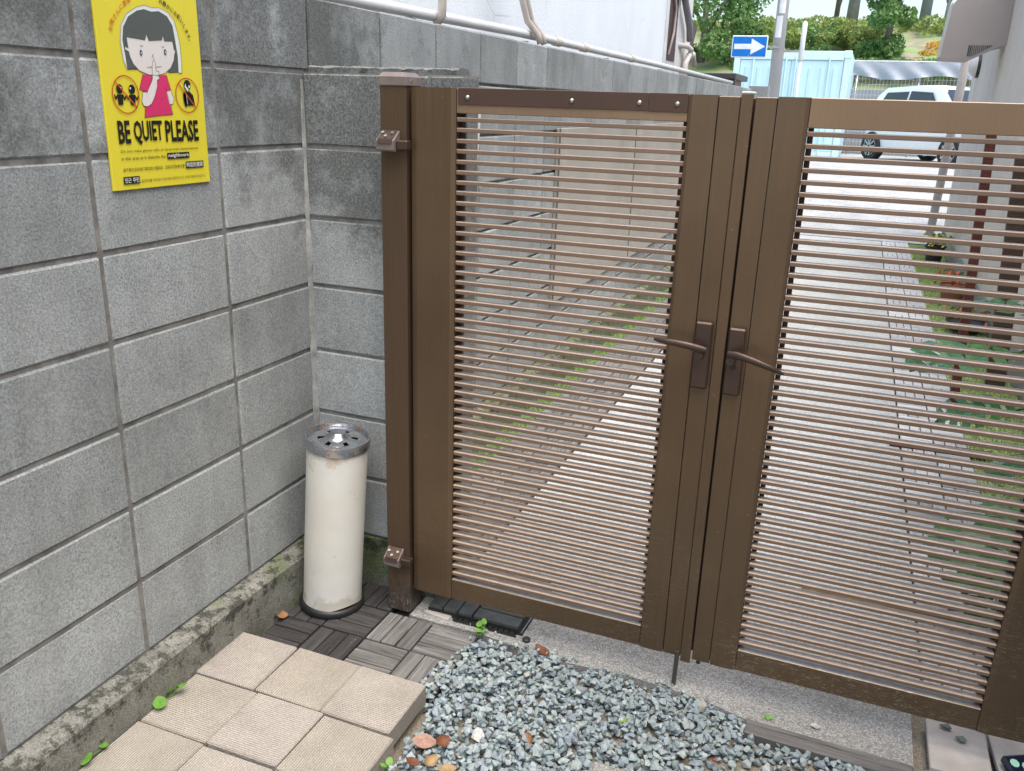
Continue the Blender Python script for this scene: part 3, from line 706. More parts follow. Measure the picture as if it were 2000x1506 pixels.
floor_leaf('brown dry leaf lying on the concrete at the back edge of the gravel', .835, -.182, -.158, .055, .026, BR, -25, .4, (10, 5))
floor_leaf('round pinkish brown leaf on the gravel beside the paver edge', .697, -.652, -.150, .060, .044, PK, 15, .15, (6, 4))
floor_leaf('torn reddish brown leaf touching the round pinkish leaf on the gravel', .738, -.645, -.146, .045, .030, BR, 70, .7, (25, 10))
floor_leaf('small rust coloured leaf standing up in the middle of the gravel', .935, -.545, -.142, .036, .018, OR_, -50, .6, (50, 10))
floor_leaf('dark rust leaf on the gravel at the bottom edge beside the pavers', .706, -.738, -.146, .042, .034, BR, 100, .6, (15, 20))
floor_leaf('crumpled pale tan leaf on the gravel at the bottom edge of the photo', .745, -.722, -.144, .046, .028, TN, 75, .9, (15, 10))
floor_leaf('yellowish brown leaf at the bottom edge right of the crumpled tan leaf', .788, -.715, -.148, .044, .026, TN, 30, .4, (10, 5))
floor_leaf('tiny red leaf on the sandy patch at the bottom of the gravel', 1.36, -.405, -.172, .012, .009, (.30, .02, .04), 10, .3)
def clover(name, label, x, y, z, leaves, col=GN, s=.02, stem=True, cat='weed'):
    t_ = thing(name, label, cat, (x, y, z))
    if col not in DRYM: DRYM[col] = m_leaf('leaf_surface', tuple(c * .8 for c in col), tuple(c * 1.2 for c in col), 50, .35, .5)
    for i, (dx, dy, dz, sc) in enumerate(leaves):
        mb = MB(); k = 10; vs = [(0, 0, -.15)]
        for j in range(k): a = 2 * math.pi * j / k; vs.append((math.cos(a), math.sin(a) * .86, .06 * math.cos(2 * a)))
        mb.add([(v[0] * s * sc, v[1] * s * sc, v[2] * s * sc) for v in vs], [(0, j + 1, (j + 1) % k + 1) for j in range(k)])
        o = mb.obj('leaf', DRYM[col], t_, True, (dx, dy, dz)); o.rotation_euler = (random.uniform(-.4, .4), random.uniform(.2, .7), random.uniform(0, 6))
        if stem: MB().tube([(0, 0, 0), (dx * .6, dy * .6, dz * .7), (dx, dy, dz - .002)], .0011, 5).obj('stem', DRYM[col], t_)
    return t_
clover('clover', 'pair of bright green round leaves growing between the ledge and the third paver row', .066, -.815, -.104, ((.004, -.036, .012, .95), (.0, .012, .016, 1.0), (.014, .030, .018, .75)))
clover('clover', 'small green leaf at the lower end of the foundation ledge', .058, -1.015, -.104, ((.0, .0, .012, .6), (.004, -.05, .014, .8)))
clover('weed', 'bright green crinkled weed at the deck tile corner by the loose black tile', .636, -.178, -.166, ((.0, .0, .014, .55), (.006, .004, .022, .55), (.002, .010, .032, .6), (-.004, .004, .040, .55), (.008, .012, .046, .5), (-.002, -.006, .026, .5)), (.20, .40, .08))
clover('weed', 'green sprig at the bottom edge against the paver side', .662, -.775, -.165, ((.0, .0, .03, .5), (.006, .004, .045, .5), (-.004, -.005, .038, .45)), (.20, .40, .08))
clover('weed', 'tiny green seedling on the concrete above the left end of the grey board', 1.465, -.205, -.166, ((.0, .0, .006, .3), (.008, .004, .008, .3), (-.006, .005, .007, .28)), (.22, .45, .10))
clover('weed', 'little yellow green sprout in the gravel below the drop bolt', 1.12, -.375, -.165, ((.0, .0, .010, .3), (.008, .004, .012, .3)), (.30, .45, .08))
clover('weed', 'light green weed at the gravel edge in the bottom right corner', 1.905, -.250, -.170, ((.0, .0, .016, .5), (.012, .004, .018, .5), (-.012, .005, .015, .45)), (.22, .40, .10))
# patterned packet
pk = thing('packet', 'dark navy packet with pale dots lying at the bottom right corner', 'packet', (2.075, -.165, -.145), (R(18), 0, R(28)))
MB().box((-.06, -.045, -.012), (.06, .045, .010), .006).obj('wrapper', plain('navy_wrapper', (.008, .011, .03), .3), pk)
MINT = plain('mint_dot', (.35, .62, .45), .4)
for i, (a, b) in enumerate(((-.045, -.02), (-.015, .012), (-.04, .022), (.02, -.02), (.04, .018), (-.005, -.03))):
    mb = MB(); mb.add([(a + .011 * math.cos(q * .7), b + .011 * math.sin(q * .7), .0106) for q in range(9)], [tuple(range(9))]); mb.obj('dot', MINT, pk)

# ------------------------------------------------------------------ alley behind the gate
ORD = 'first second third fourth fifth sixth seventh eighth ninth tenth eleventh twelfth thirteenth fourteenth fifteenth sixteenth seventeenth eighteenth nineteenth twentieth'.split()
ORD += ['twenty-' + q for q in ORD[:9]] + ['thirtieth', 'thirty-first']
for i in range(31):
    y = .20 + .302 * i
    nm = 'deck_tile'
    deck_tile(.146, y, -.163, f'grey deck tile left of the alley path, {ORD[i]} one counted from the gate', 'deck tiles along the left of the alley', [WOODG], rot=0, joined=i > 8)
    deck_tile(1.850, y - .09, -.163, f'pale deck tile right of the alley path, {ORD[i]} one counted from the gate', 'deck tiles along the right of the alley', [WOODA], joined=i > 8)
def grass(name, x0, x1, y0, y1, z, n, h, c0, c1):
    P = np.c_[RNG.uniform(x0, x1, n), RNG.uniform(y0, y1, n), np.full(n, z)]; a = RNG.uniform(0, 6.28, n); w = RNG.uniform(.002, .0045, n); hh = h * RNG.uniform(.5, 1.2, n)
    d = np.c_[np.cos(a) * w, np.sin(a) * w, 0 * a]; tip = P + np.c_[RNG.normal(0, .5, n) * hh, RNG.normal(0, .5, n) * hh, hh]
    v = np.stack([P - d, P + d, tip], 1).reshape(-1, 3); me = bpy.data.meshes.new(name); me.from_pydata(v.tolist(), [], np.arange(3 * n).reshape(-1, 3).tolist())
    me.materials.append(m_leaf(name + '_blades', c0, c1, 12, .3, .6)); kind(link(name, me), 'stuff')
grass('moss_strip', .06, .145, .06, 9.3, -.178, 9000, .022, (.20, .33, .08), (.34, .46, .18))
grass('grass_strip', 2.16, 2.50, .1, 9.4, -.178, 30000, .022, (.26, .36, .10), (.42, .50, .20))
kind(MB().box((.058, .06, -.22), (.147, 9.4, -.176)).obj('moss_bed', plain('moss_soil', (.13, .20, .06), .95, 0, .3, 30, .5, 200)), 'structure')
kind(MB().box((2.155, .05, -.22), (2.50, 9.4, -.176)).obj('grass_bed', plain('turf', (.28, .36, .13), .95, 0, .3, 30, .5, 200)), 'structure')
# timber leaning behind the gate, taupe board on wall
BRN = m_wood('red_brown_timber', (.075, .022, .014), (.125, .038, .024))
lp = thing('timber_post', 'leaning red brown timber behind the hinge side of the left gate leaf', 'post', (.338, .2, -.165), (0, R(3.0), 0), 'red brown timbers in the alley')
MB().box((-.018, -.02, 0), (.018, .02, 1.50), .002).obj('shaft', BRN, lp); MB().box((.0185, -.012, .62), (.026, .004, 1.48), .001).obj('white_strip', plain('white_plastic', (.7, .7, .7), .4), lp)
lp = thing('timber_post', 'leaning red brown timber post on the grass behind the right gate leaf', 'post', (2.128, 2.75, -.165), (0, R(-3.0), 0), 'red brown timbers in the alley')
MB().box((-.022, -.02, 0), (.022, .02, 1.52), .002).obj('shaft', BRN, lp)
tag(MB().box((-.22, -.02, 0), (.22, .02, .032), .004).obj('timber_sill', BRN, None, False, (2.02, 2.05, -.165)), 'low red brown timber bar lying on the paving behind the monstera leaves', 'timber').rotation_euler = (0, 0, R(2))
tag(MB().box((-.05, -.02, 0), (.05, .02, 1.3), .003).obj('timber_post', m_wood('dark_brown_board', (.07, .045, .03), (.12, .08, .055)), None, False, (2.40, 3.35, -.165)), 'wide dark brown board standing against the right building', 'post').rotation_euler = (0, R(-4), 0)
pb = thing('taupe_panel', 'taupe sheet leaning flat against the block wall seen through the left gate slats', 'panel', (0, 0, 0))
MB().box((.003, 2.17, .30), (.020, 5.47, 1.215), .002).obj('sheet', plain('taupe_sheet', (.33, .30, .255), .7, 0, .12, 3, .3, 250), pb)
mb = MB(); mb.box((.0205, 2.17, .30), (.024, 2.185, 1.215)); mb.box((.0205, 3.80, .30), (.024, 3.81, 1.215)); mb.obj('edge_trim', plain('dark_trim', (.10, .09, .075), .6), pb)
bc = thing('bamboo_cane', 'thin brown bamboo cane lying on the path behind the right gate leaf', 'cane', (1.50, .48, -.150), (0, 0, R(1.5)))
mb = MB(); pts = []; rs = []
for i in range(13): pts.append((.04 * i, .002 * math.sin(i), 0)); rs.append(.0065 if i % 4 else .008)
mb.tube(pts, rs, 8); mb.obj('stem', plain('bamboo', (.30, .19, .075), .45, 0, .3, 25), bc, True)
# monstera
MON = m_leaf('monstera_leaf', (.025, .085, .022), (.055, .16, .04), 5, .2, .22)
mo = thing('monstera_plant', 'large dark green monstera with split leaves beside the right of the alley', 'plant', (2.36, 1.10, -.17))
def mon_leaf(L):
    mb = MB(); n = 18; W_ = L * .46
    for side in (-1, 1):
        for i in range(n):
            u0 = i / n; u1 = (i + 1) / n
            def hw(u): return W_ * (math.sin(math.pi * min(1, u * .93 + .07)) ** .6)
            gap = (i % 3 == 2)
            f = .38 if gap else 1.0; d0 = .06 * L; dz = lambda h: -.22 * h * h / W_
            a = (L * u0, 0, .10 * L * math.sin(math.pi * u0)); b_ = (L * u1, 0, .10 * L * math.sin(math.pi * u1))
            h0, h1 = hw(u0) * f, hw(u1) * f
            c_ = (L * u1 + .22 * h1, side * h1, b_[2] + .25 * h1 + dz(h1)); e = (L * u0 + .22 * h0, side * h0, a[2] + .25 * h0 + dz(h0))
            m0 = ((a[0] + e[0]) / 2, (a[1] + e[1]) / 2, (a[2] + e[2]) / 2 + .02 * L); m1 = ((b_[0] + c_[0]) / 2, (b_[1] + c_[1]) / 2, (b_[2] + c_[2]) / 2 + .02 * L)
            mb.add([a, b_, m1, m0], [(0, 1, 2, 3)]); mb.add([m0, m1, c_, e], [(0, 1, 2, 3)])
    return mb.mesh('leaf', MON, True)
ML = [mon_leaf(.34), mon_leaf(.27), mon_leaf(.22)]
rg = random.Random(11)
for (tx, ty, tz, yaw, pit, k) in ((1.96, .95, .60, 200, 12, 0), (2.10, 1.3, .66, 150, 5, 0), (1.98, .62, .20, 240, 35, 0), (2.20, .70, .50, 260, 20, 1), (1.98, .50, .04, 230, 40, 2), (2.16, .55, .26, 270, 30, 1), (2.05, 1.2, .34, 185, 20, 1), (2.24, 1.5, .46, 120, 10, 1), (2.30, .8, .70, 250, 5, 1), (2.26, 1.05, .26, 200, 15, 0)):
    bx, by, bz = tx - 2.28, ty - 1.10, tz + .17
    o = link('leaf', ML[k], mo, (bx, by, bz), (R(rg.uniform(-20, 20)), R(pit), R(yaw + rg.uniform(-10, 10))))
    MB().tube([(rg.uniform(-.04, .04), rg.uniform(-.04, .04), 0), (bx * .35, by * .35, bz * .75), (bx * .8, by * .8, bz * 1.05), (bx, by, bz)], [.010, .008, .006, .004], 7).obj('stem', MON, mo, True)
def flower_pot(label, x, y, h, r, pot, pc, fc, n):
    t_ = thing('flower_pot', label, 'flower pot', (x, y, -.178))
    MB().lathe([(0, 0), (r * .7, 0), (r, h), (r * 1.08, h), (r * 1.08, h - .015), (r * .9, h - .02), (0, h - .02)], 18).obj('pot', pot, t_, 40)
    mb = MB(); mb2 = MB(); rg = random.Random(int(y * 10))
    for i in range(n):
        a = rg.uniform(0, 6.28); q = r * rg.uniform(.1, 1.6); zz_ = h + rg.uniform(.01, .12); s = .022; c_ = Vector((q * math.cos(a), q * math.sin(a), zz_)); d = Vector((rg.gauss(0, 1), rg.gauss(0, 1), rg.gauss(.5, .6))).normalized(); u = d.orthogonal().normalized(); v = d.cross(u)
        (mb if i % 3 else mb2).add([c_ + u * s, c_ + v * s * .6, c_ - u * s, c_ - v * s * .6], [(0, 1, 2, 3)])
    kind(mb2.obj('leaves', pc, t_), 'stuff'); kind(mb.obj('flowers', fc, t_), 'stuff')
GL = m_leaf('pot_foliage', (.05, .14, .03), (.12, .24, .06), 20)
flower_pot('dark pot of yellow flowers on the grass by the far downpipe', 2.34, 8.0, .20, .10, BLACKP, GL, plain('yellow_petal', (.75, .60, .06), .6), 160)
flower_pot('terracotta pot of red flowers on the grass beside the right building', 2.36, 5.9, .16, .11, plain('terracotta', (.28, .10, .055), .8), GL, plain('red_petal', (.50, .06, .03), .6), 90)
flower_pot('dark planter with orange red flowers nearest the leaning timber post', 2.36, 4.75, .10, .13, BLACKP, GL, plain('orange_petal', (.55, .12, .04), .6), 70)

# ------------------------------------------------------------------ right building
rb = thing('right_building', 'beige house with vertical siding along the right of the alley', 'building', (2.52, 0, -.2))
SID = plain('beige_siding', (.60, .55, .485), .8, 0, .08, 2, .5, 120)
MB().box((.02, -3.2, 0), (3.2, 9.6, 3.0)).obj('wall', plain('joint_grey', (.12, .115, .11), .8), rb)  # near end runs on out of view, added to darken the foreground
sm = MB().box((0, .006, .22), (.02, .449, 3.0), .003).mesh('siding_board', SID)
for i in range(28):
    if -3.2 + .455 * i + .45 > 9.6: break
    link('siding_board', sm, rb, (0, -3.2 + .455 * i, 0))
em = MB().box((.006, 9.6, .22), (.455, 9.62, 3.0), .003).mesh('siding_board', SID)
for i in range(6): link('siding_board', em, rb, (.02 + .455 * i, 0, 0))
MB().box((-.004, -3.2, 0), (3.2, 9.622, .22), .003).obj('plinth', plain('plinth_grey', (.30, .29, .275), .85, 0, .1, 5, .4, 200), rb)
TAUPE = plain('taupe_metal', (.33, .285, .26), .5, .1, .06, 2)
hd = thing('wall_hood', 'taupe sheet metal hood with slotted underside on the right building above the gate', 'hood', (2.24, 7.0, 1.82))
MB().prism([(-.238, .008), (0, 0), (.20, .105), (.278, .13), (.278, 1.0), (.08, .86), (-.204, .466)], 0, .42, 1).obj('casing', TAUPE, hd)
MB().box((-.2445, .0, .010), (-.2385, .42, .47), .002).obj('lit_edge', plain('painted_lit_edge', (.55, .53, .50), .45, .2), hd).rotation_euler = (0, R(4.2), 0)  # lit left edge of the hood, painted as a pale strip
for i in range(13):
    MB().box((-.018 + .0145 * i, -.003, max(.035, .012 + .0085 * i)), (-.009 + .0145 * i, -.0005, .127)).obj('vent_slot', BLACKP if i in (0, 1, 10, 11, 12) else plain('slot_shadow', (.10, .09, .085), .7), hd)
vd = thing('vent_cap', 'white domed vent cap with a dark backing ring on the corner of the right building', 'vent', (2.520, 8.9, 1.86), (0, R(-90), 0))
MB().lathe([(.112, .03), (.108, .05), (.092, .08), (.06, .102), (.0, .11)], 24).obj('dome', plain('white_vent', (.62, .60, .57), .45), vd, True)
MB().lathe([(.118, 0), (.118, .032), (.0, .032)], 24).obj('backing_ring', plain('dark_vent', (.045, .04, .04), .5), vd, 40)
dp = thing('downpipe', 'beige round downpipe standing free at the far corner of the right building', 'downpipe', (2.415, 10.0, -.16))
MB().tube([(0, 0, 0), (.03, 0, 1.2), (.075, 0, 3.2)], .05, 14).obj('pipe', plain('beige_pipe', (.42, .37, .34), .5), dp, True)

# ------------------------------------------------------------------ left house with pipes
lh = thing('left_house', 'white rendered house behind the left block wall', 'house', (-.36, 0, -.2))
t = NT('white_stucco'); w = t.coord(True)
c = t.mix(t.rng(t.noise(t.coord(True, (1.2, 1.2, .5)), 1.5, 6, .6), .4, .75), (.80, .82, .83), (.70, .72, .73))
vo = t.n('TexVoronoi', feature='DISTANCE_TO_EDGE'); t.l(t.coord(True, (1, 1, 1)), vo.inputs['Vector']); vo.inputs['Scale'].default_value = 1.1
c = t.mix(t.math('MULTIPLY', t.rng(vo.outputs['Distance'], .002, .006, .5, 0), t.rng(t.noise(w, 2, 3), .5, .6)), c, (.35, .36, .36))
STUC = t.fin(c, .9, t.bump(t.noise(w, 70, 5), .6, .004))
STC2 = plain('cream_wall', (.64, .61, .56), .85, 0, .06, 3, .4, 120)
MB().box((-5, -3.2, 0), (0, 6.15, 3.6)).obj('wall', STUC, lh)
MB().box((-5, 6.151, 0), (-.004, 7.42, 3.6)).obj('rear_wall', STC2, lh)
MB().box((-.01, 6.26, 1.96), (.004, 6.66, 3.6), .001).obj('dark_shutter', plain('dark_recess', (.060, .022, .022), .6), lh)
for a, b in ((6.16, 6.255), (6.665, 6.72)): MB().box((-.01, a, 0), (.010, b, 3.6), .003).obj('corner_trim', plain('pale_trim', (.62, .61, .59), .6), lh)
MB().tube([(.02, 6.33, 3.6), (.02, 6.34, 2.55), (.02, 6.48, 2.42), (.02, 6.46, 2.2), (.02, 6.30, 2.0)], .012, 8).obj('hose', plain('beige_hose', (.42, .34, .30), .5), lh, True)
MB().tube([(.05, 6.0, 2.95), (.05, 7.06, 2.30), (.05, 7.12, 2.18)], .035, 8).obj('gutter_pipe', plain('grey_gutter', (.20, .18, .20), .4), lh, True)
BPIPE = plain('beige_pipe_fitting', (.52, .47, .43), .5)
MB().tube([(-.04, 6.80, 2.12), (.05, 7.0, 2.12), (.07, 7.12, 2.10), (.07, 7.14, 2.0)], .026, 10).obj('vent_pipe', BPIPE, lh, True)
MB().tube([(.05, 7.0, 1.7), (.05, 7.0, 1.96), (.06, 7.1, 2.04), (.06, 7.3, 2.06), (.06, 7.4, 1.96)], .030, 10).obj('vent_pipe', BPIPE, lh, True)
tag(MB().prism([(-.73, 2.12), (-.56, 2.12), (-.51, 2.40), (-.73, 2.40)], 10.0, 10.5, 1).obj('dark_hood', plain('dark_brown_hood', (.085, .055, .045), .5), None, False, (-.36, 0, 0)), 'dark brown metal hood at the far end of the white house', 'hood')
tag(MB().prism([(-.62, 1.6), (-.57, 1.6), (-.49, 2.40), (-.52, 2.40)], 9.9, 9.98, 1).obj('pale_fin', plain('pale_blue_fin', (.55, .62, .66), .6), None, False, (-.36, 0, 0)), 'pale blue upright panel beside the dark brown hood', 'panel')
wp = thing('drain_pipe', 'long white drain pipe running just above the top of the left block wall', 'pipe', (-.165, 0, 1.648))
WP = plain('white_pipe', (.60, .59, .58), .4, 0, .08, 6)
MB().tube([(0, -3, -.03), (0, .5, -.006), (0, 2, .012), (0, 5, .012), (0, 9.3, .0)], .021, 14).obj('pipe', WP, wp, True)
for y in (2.55, 3.05, 4.2): MB().tube([(0, y, .0115), (0, y + .09, .0115)], .0255, 14).obj('coupling', plain('aged_coupling', (.55, .47, .38), .5), wp, 40)
for y in (.9, 2.1, 3.6, 5.2): MB().box((-.19, y, -.028), (.012, y + .03, -.020)).obj('bracket', SCREW, wp)
vp = thing('vertical_conduit', 'flat beige conduit crossing over the drain pipe nearer the gate post', 'conduit', (-.125, 1.09, 1.60), group='conduits on the white house')
MB().tube([(-.03, .01, .02), (.0, .004, .05), (.004, 0, .12), (-.004, -.01, .55), (-.21, -.03, .95), (-.22, -.03, 2.0)], .021, 8, True, 0, .6).obj('conduit', plain('beige_conduit', (.50, .44, .39), .5), vp, True)
vp = thing('vertical_conduit', 'pair of bent beige conduits dropping behind the drain pipe further along the wall', 'conduit', (-.135, 2.12, 1.60), group='conduits on the white house')
for d in (0, .06): MB().tube([(.03, d + .05, .02), (.02, d + .04, .06), (-.02, d - .01, .12), (-.03, d - .07, .22), (-.04, d - .07, .55), (-.2, d - .1, .95), (-.2, d - .1, 2.0)], .017, 8).obj('conduit', bpy.data.materials['beige_conduit'], vp, True)
pl_ = thing('block_pillar', 'short grey block pillar past the far end of the left wall', 'pillar', (-.015, 11, -.05)); 
for i in range(9): MB().box((-.135, -.1, .19 * i), (.135, .1, .19 * i + .186), .004).obj('block', BLOCK, pl_)
sh = thing('brown_shed', 'low brown shed with a dark frame behind the far end of the left wall', 'shed', (-.80, 11.2, -.1))
MB().box((-.40, 0, 0), (.34, 1.2, 1.85)).obj('wall', plain('shed_brown', (.20, .095, .05), .6), sh); MB().box((-.50, -.08, 1.85), (.42, 1.3, 1.93), .01).obj('roof', plain('shed_roof', (.05, .045, .045), .5), sh)
MB().box((.34, -.06, 0), (.42, .02, 1.85), .005).obj('frame', bpy.data.materials['shed_roof'], sh)

# ------------------------------------------------------------------ street beyond
up = thing('utility_pole', 'grey concrete utility pole at the end of the alley with notices on it', 'pole', (-.205, 15, .36))
MB().tube([(0, 0, 0), (-.055, 0, 8)], [.112, .085], 16).obj('pole', plain('pole_concrete', (.43, .43, .42), .85, 0, .08, 3), up, True)
for (zz_, hh, m_) in ((2.62, .34, 'a'), (2.22, .36, 'b')):
    mb = MB(); a0 = R(-118); vs = []
    for k in range(7):
        a = a0 + R(62) * k / 6 + (R(-14) if m_ == 'b' else 0); vs += [(-.02 + .106 * math.cos(a), .106 * math.sin(a), zz_), (-.02 + .106 * math.cos(a), .106 * math.sin(a), zz_ + hh)]
    mb.add(vs, [(2 * k, 2 * k + 1, 2 * k + 3, 2 * k + 2) for k in range(6)]); mb.obj('notice', plain('paper_notice', (.70, .69, .70), .6), up, True)
rs_ = thing('road_sign', 'blue rectangular one way sign with a white arrow beside the utility pole', 'road sign', (-.71, 14.82, 2.42), (0, 0, 0))
MB().box((-.315, 0, -.185), (.315, .02, .185), .012).obj('plate', plain('white_sign_edge', (.75, .77, .78), .35), rs_)
MB().box((-.297, -.004, -.167), (.297, .0, .167), .0015).obj('blue_face', plain('sign_blue', (.0, .16, .55), .35), rs_)
mb = MB(); mb.add([(x, -.007, z) for x, z in ((-.27, .045), (.03, .045), (.03, .135), (.275, 0), (.03, -.135), (.03, -.045), (-.27, -.045))], [tuple(range(7))]); mb.obj('arrow', bpy.data.materials['white_sign_edge'], rs_)
MB().box((.20, .021, -.02), (.52, .05, .02)).obj('bracket', SCREW, rs_)
for s in (-1, 1): MB().tube([(0, -.012, .155 * s), (0, .0, .155 * s)], .012, 8).obj('bolt', SCREW, rs_)
wps = thing('white_post', 'thin white post with a thicker padded top strapped to the utility pole', 'post', (.19, 15, .36))
MB().tube([(0, 0, 0), (0, 0, 1.86)], .025, 10).obj('pipe', WP, wps, True); MB().tube([(0, 0, 1.84), (0, 0, 1.86), (0, 0, 2.46), (0, 0, 2.50)], [.03, .044, .044, .02], 12).obj('sleeve', plain('white_sleeve', (.72, .74, .75), .4), wps, True)
MB().box((-.33, -.01, 1.98), (0, .01, 2.02)).obj('strap', SCREW, wps)
# container
ct = thing('shipping_container', 'pale blue shipping container across the road behind the pole', 'container', (-.235, 18.2, .40))
CB = plain('pale_blue_steel', (.52, .74, .80), .5, 0, .08, 1.5); CB2 = plain('pale_green_steel', (.60, .76, .74), .5, 0, .06, 1.5)
MB().box((-1.20, .02, .0), (1.20, 6, 2.15)).obj('shell', CB, ct)
for s in (-1, 1):
    MB().box((min(s * 1.20, s * 1.07), -.02, 0), (max(s * 1.20, s * 1.07), .02, 2.15), .005).obj('corner_post', CB2, ct)
    MB().box((min(s * 1.205, s * 1.05), -.03, 2.02), (max(s * 1.205, s * 1.05), .1, 2.17), .008).obj('corner_casting', CB2, ct)
MB().box((-1.06, -.02, 1.98), (1.06, .02, 2.16), .005).obj('header', CB2, ct); MB().box((-1.06, -.02, 0), (1.06, .02, .12), .005).obj('sill', CB2, ct)
for d in (-1, 1):
    dr = MB().box((.012 if d > 0 else -1.055, -.002, .13), (1.055 if d > 0 else -.012, .019, 1.97), .003).obj('door', CB, ct)
    for k in range(4):
        x = d * (.16 + .25 * k); MB().prism([(x - .05, -.002), (x - .03, -.022), (x + .03, -.022), (x + .05, -.002)], .25, 1.82, 2).obj('rib', CB, dr)
    for x in (d * .10, d * .78): MB().tube([(x, -.035, .06), (x, -.035, 2.05)], .016, 8).obj('lock_rod', CB2, dr)
# car
car = thing('white_car', 'white hatchback parked beyond the gate at the road', 'car', (2.95, 18.5, .36), (0, 0, math.atan2(-2.0, 1.43)))
WHP = plain('white_paint', (.78, .80, .80), .25, 0, .02, 1); GLS = plain('tinted_glass', (.03, .04, .05), .08, 0, .05, 1); TYR = plain('tyre_rubber', (.02, .02, .02), .8); ALU = plain('alloy', (.55, .56, .58), .3, .8)
secs = [(-1.58, .38, .80, .60), (-1.56, .30, .98, .72), (-1.1, .22, 1.02, .80), (0, .20, 1.0, .81), (1.2, .22, .98, .80), (1.75, .26, .88, .74), (1.98, .32, .72, .60)]
def loft(mb, secs, rows):
    n = None
    for s in secs:
        r = rows(s); n = len(r); mb.v += r
    for i in range(len(secs) - 1):
        for k in range(n): mb.f.append((i * n + k, i * n + (k + 1) % n, (i + 1) * n + (k + 1) % n, (i + 1) * n + k)); mb.mi.append(0)
    mb.f += [tuple(range(n)), tuple((len(secs) - 1) * n + k for k in range(n))]; mb.mi += [0, 0]
def rows(s):
    x, z0, z1, w = s; zm = z0 + (z1 - z0) * .55
    return [(x, -w * .93, z0), (x, -w, zm), (x, -w * .94, z1), (x, 0, z1 + .02), (x, w * .94, z1), (x, w, zm), (x, w * .93, z0)]
mb = MB(); loft(mb, secs, rows); mb.obj('body', WHP, car, 40)
cs = [(-1.54, 1.0, .74, .70), (-1.42, 1.36, .74, .62), (-1.2, 1.52, .74, .58), (-.2, 1.56, .74, .58), (.45, 1.50, .74, .58), (1.15, .99, .74, .70)]
mb = MB(); loft(mb, cs, lambda s: [(s[0], -s[2], .97), (s[0], -s[3], s[1]), (s[0], 0, s[1] + .025), (s[0], s[3], s[1]), (s[0], s[2], .97)]); mb.obj('cabin', WHP, car, 40)
for s in (-1, 1):
    def sp(x, z): f = (z - .97) / .55; return (x, s * (.745 - .145 * f) * 1.012, z)
    for poly in ([(-1.30, 1.06), (-.42, 1.05), (-.42, 1.44), (-1.12, 1.42)], [(-.36, 1.05), (.72, 1.03), (.30, 1.42), (-.36, 1.45)]):
        mb = MB(); mb.add([sp(*p) for p in poly], [(0, 1, 2, 3)]); mb.obj('side_window', GLS, car)
mb = MB(); mb.add([(1.10, -.62, 1.04), (1.10, .62, 1.04), (.53, .52, 1.47), (.53, -.52, 1.47)], [(0, 1, 2, 3)]); o = mb.obj('windscreen', GLS, car); o.location = (.02, 0, .012)
mb = MB(); mb.add([(-1.565, -.6, 1.08), (-1.565, .6, 1.08), (-1.44, .5, 1.40), (-1.44, -.5, 1.40)], [(0, 1, 2, 3)]); mb.obj('rear_window', GLS, car)
for x in (-1.22, 1.24):
    for s in (-1, 1):
        wh = link('wheel', MB().tube([(0, -.09, 0), (0, .09, 0)], .20, 20).mesh('wheel', ALU), car, (x, s * .73, .30))
        mb = MB(); mb.lathe([(.205, -.095), (.29, -.095), (.305, -.07), (.305, .07), (.29, .095), (.205, .095)], 28, 0, True); o = mb.obj('tyre', TYR, wh, 40); o.rotation_euler = (R(90), 0, 0)
        for k in range(10):
            a = k * math.pi / 5; o = MB().box((.03, -.012, -.012), (.20, .012, .012)).obj('spoke', ALU, wh); o.location = (0, s * .098, 0); o.rotation_euler = (0, a, 0)
        mb = MB(); mb.lathe([(0, 0), (.185, 0)], 20); o = mb.obj('rim_shadow', TYR, wh); o.rotation_euler = (R(90), 0, 0); o.location = (0, s * .092, 0)
# tarp fence
tf = thing('tarp_fence', 'grey mesh fence hung with a translucent tarpaulin behind the white car', 'fence', (2.4, 21.2, .36))
for x in (-1.32, .05, 1.42, 2.4): MB().tube([(x, 0, 0), (x, 0, 2.1)], .025, 8).obj('post', SCREW, tf, True)
mb = MB()
for i in range(56): mb.box((-1.6 + .08 * i, -.003, .05), (-1.594 + .08 * i, .003, 1.85))
for i in range(16): mb.box((-1.6, -.004, .08 + .12 * i), (2.9, .002, .086 + .12 * i))
kind(mb.obj('mesh_panel', plain('galvanised_wire', (.62, .65, .70), .5, .2), tf), 'stuff')
mb = MB(); nx = 60; vs = []; fs = []
for i in range(nx + 1):
    x = -1.7 + 4.7 * i / nx
    for j in range(7):
        f = j / 6; vs.append((x, -.05 - .06 * math.sin(i * .9 + j * .8) * (1 - f) - .04 * abs(math.sin(i * .28)), 1.80 + .36 * f + .05 * math.sin(x * 3.1) * (1 - f)))
for i in range(nx):
    for j in range(6): fs.append((i * 7 + j, i * 7 + j + 1, i * 7 + j + 8, i * 7 + j + 7))
mb.add(vs, fs); mb.obj('tarpaulin', plain('grey_tarpaulin', (.40, .42, .46), .45, 0, .08, 2), tf, True)
MB().tube([(-1.7, -.05, 2.16), (3, -.05, 2.16)], .018, 8).obj('top_rail', WP, tf)
kind(MB().box((-3, 22.0, .3), (8, 22.1, 1.9)).obj('retaining_wall', plain('bank_wall', (.30, .31, .33), .85, 0, .1, 2)), 'structure')
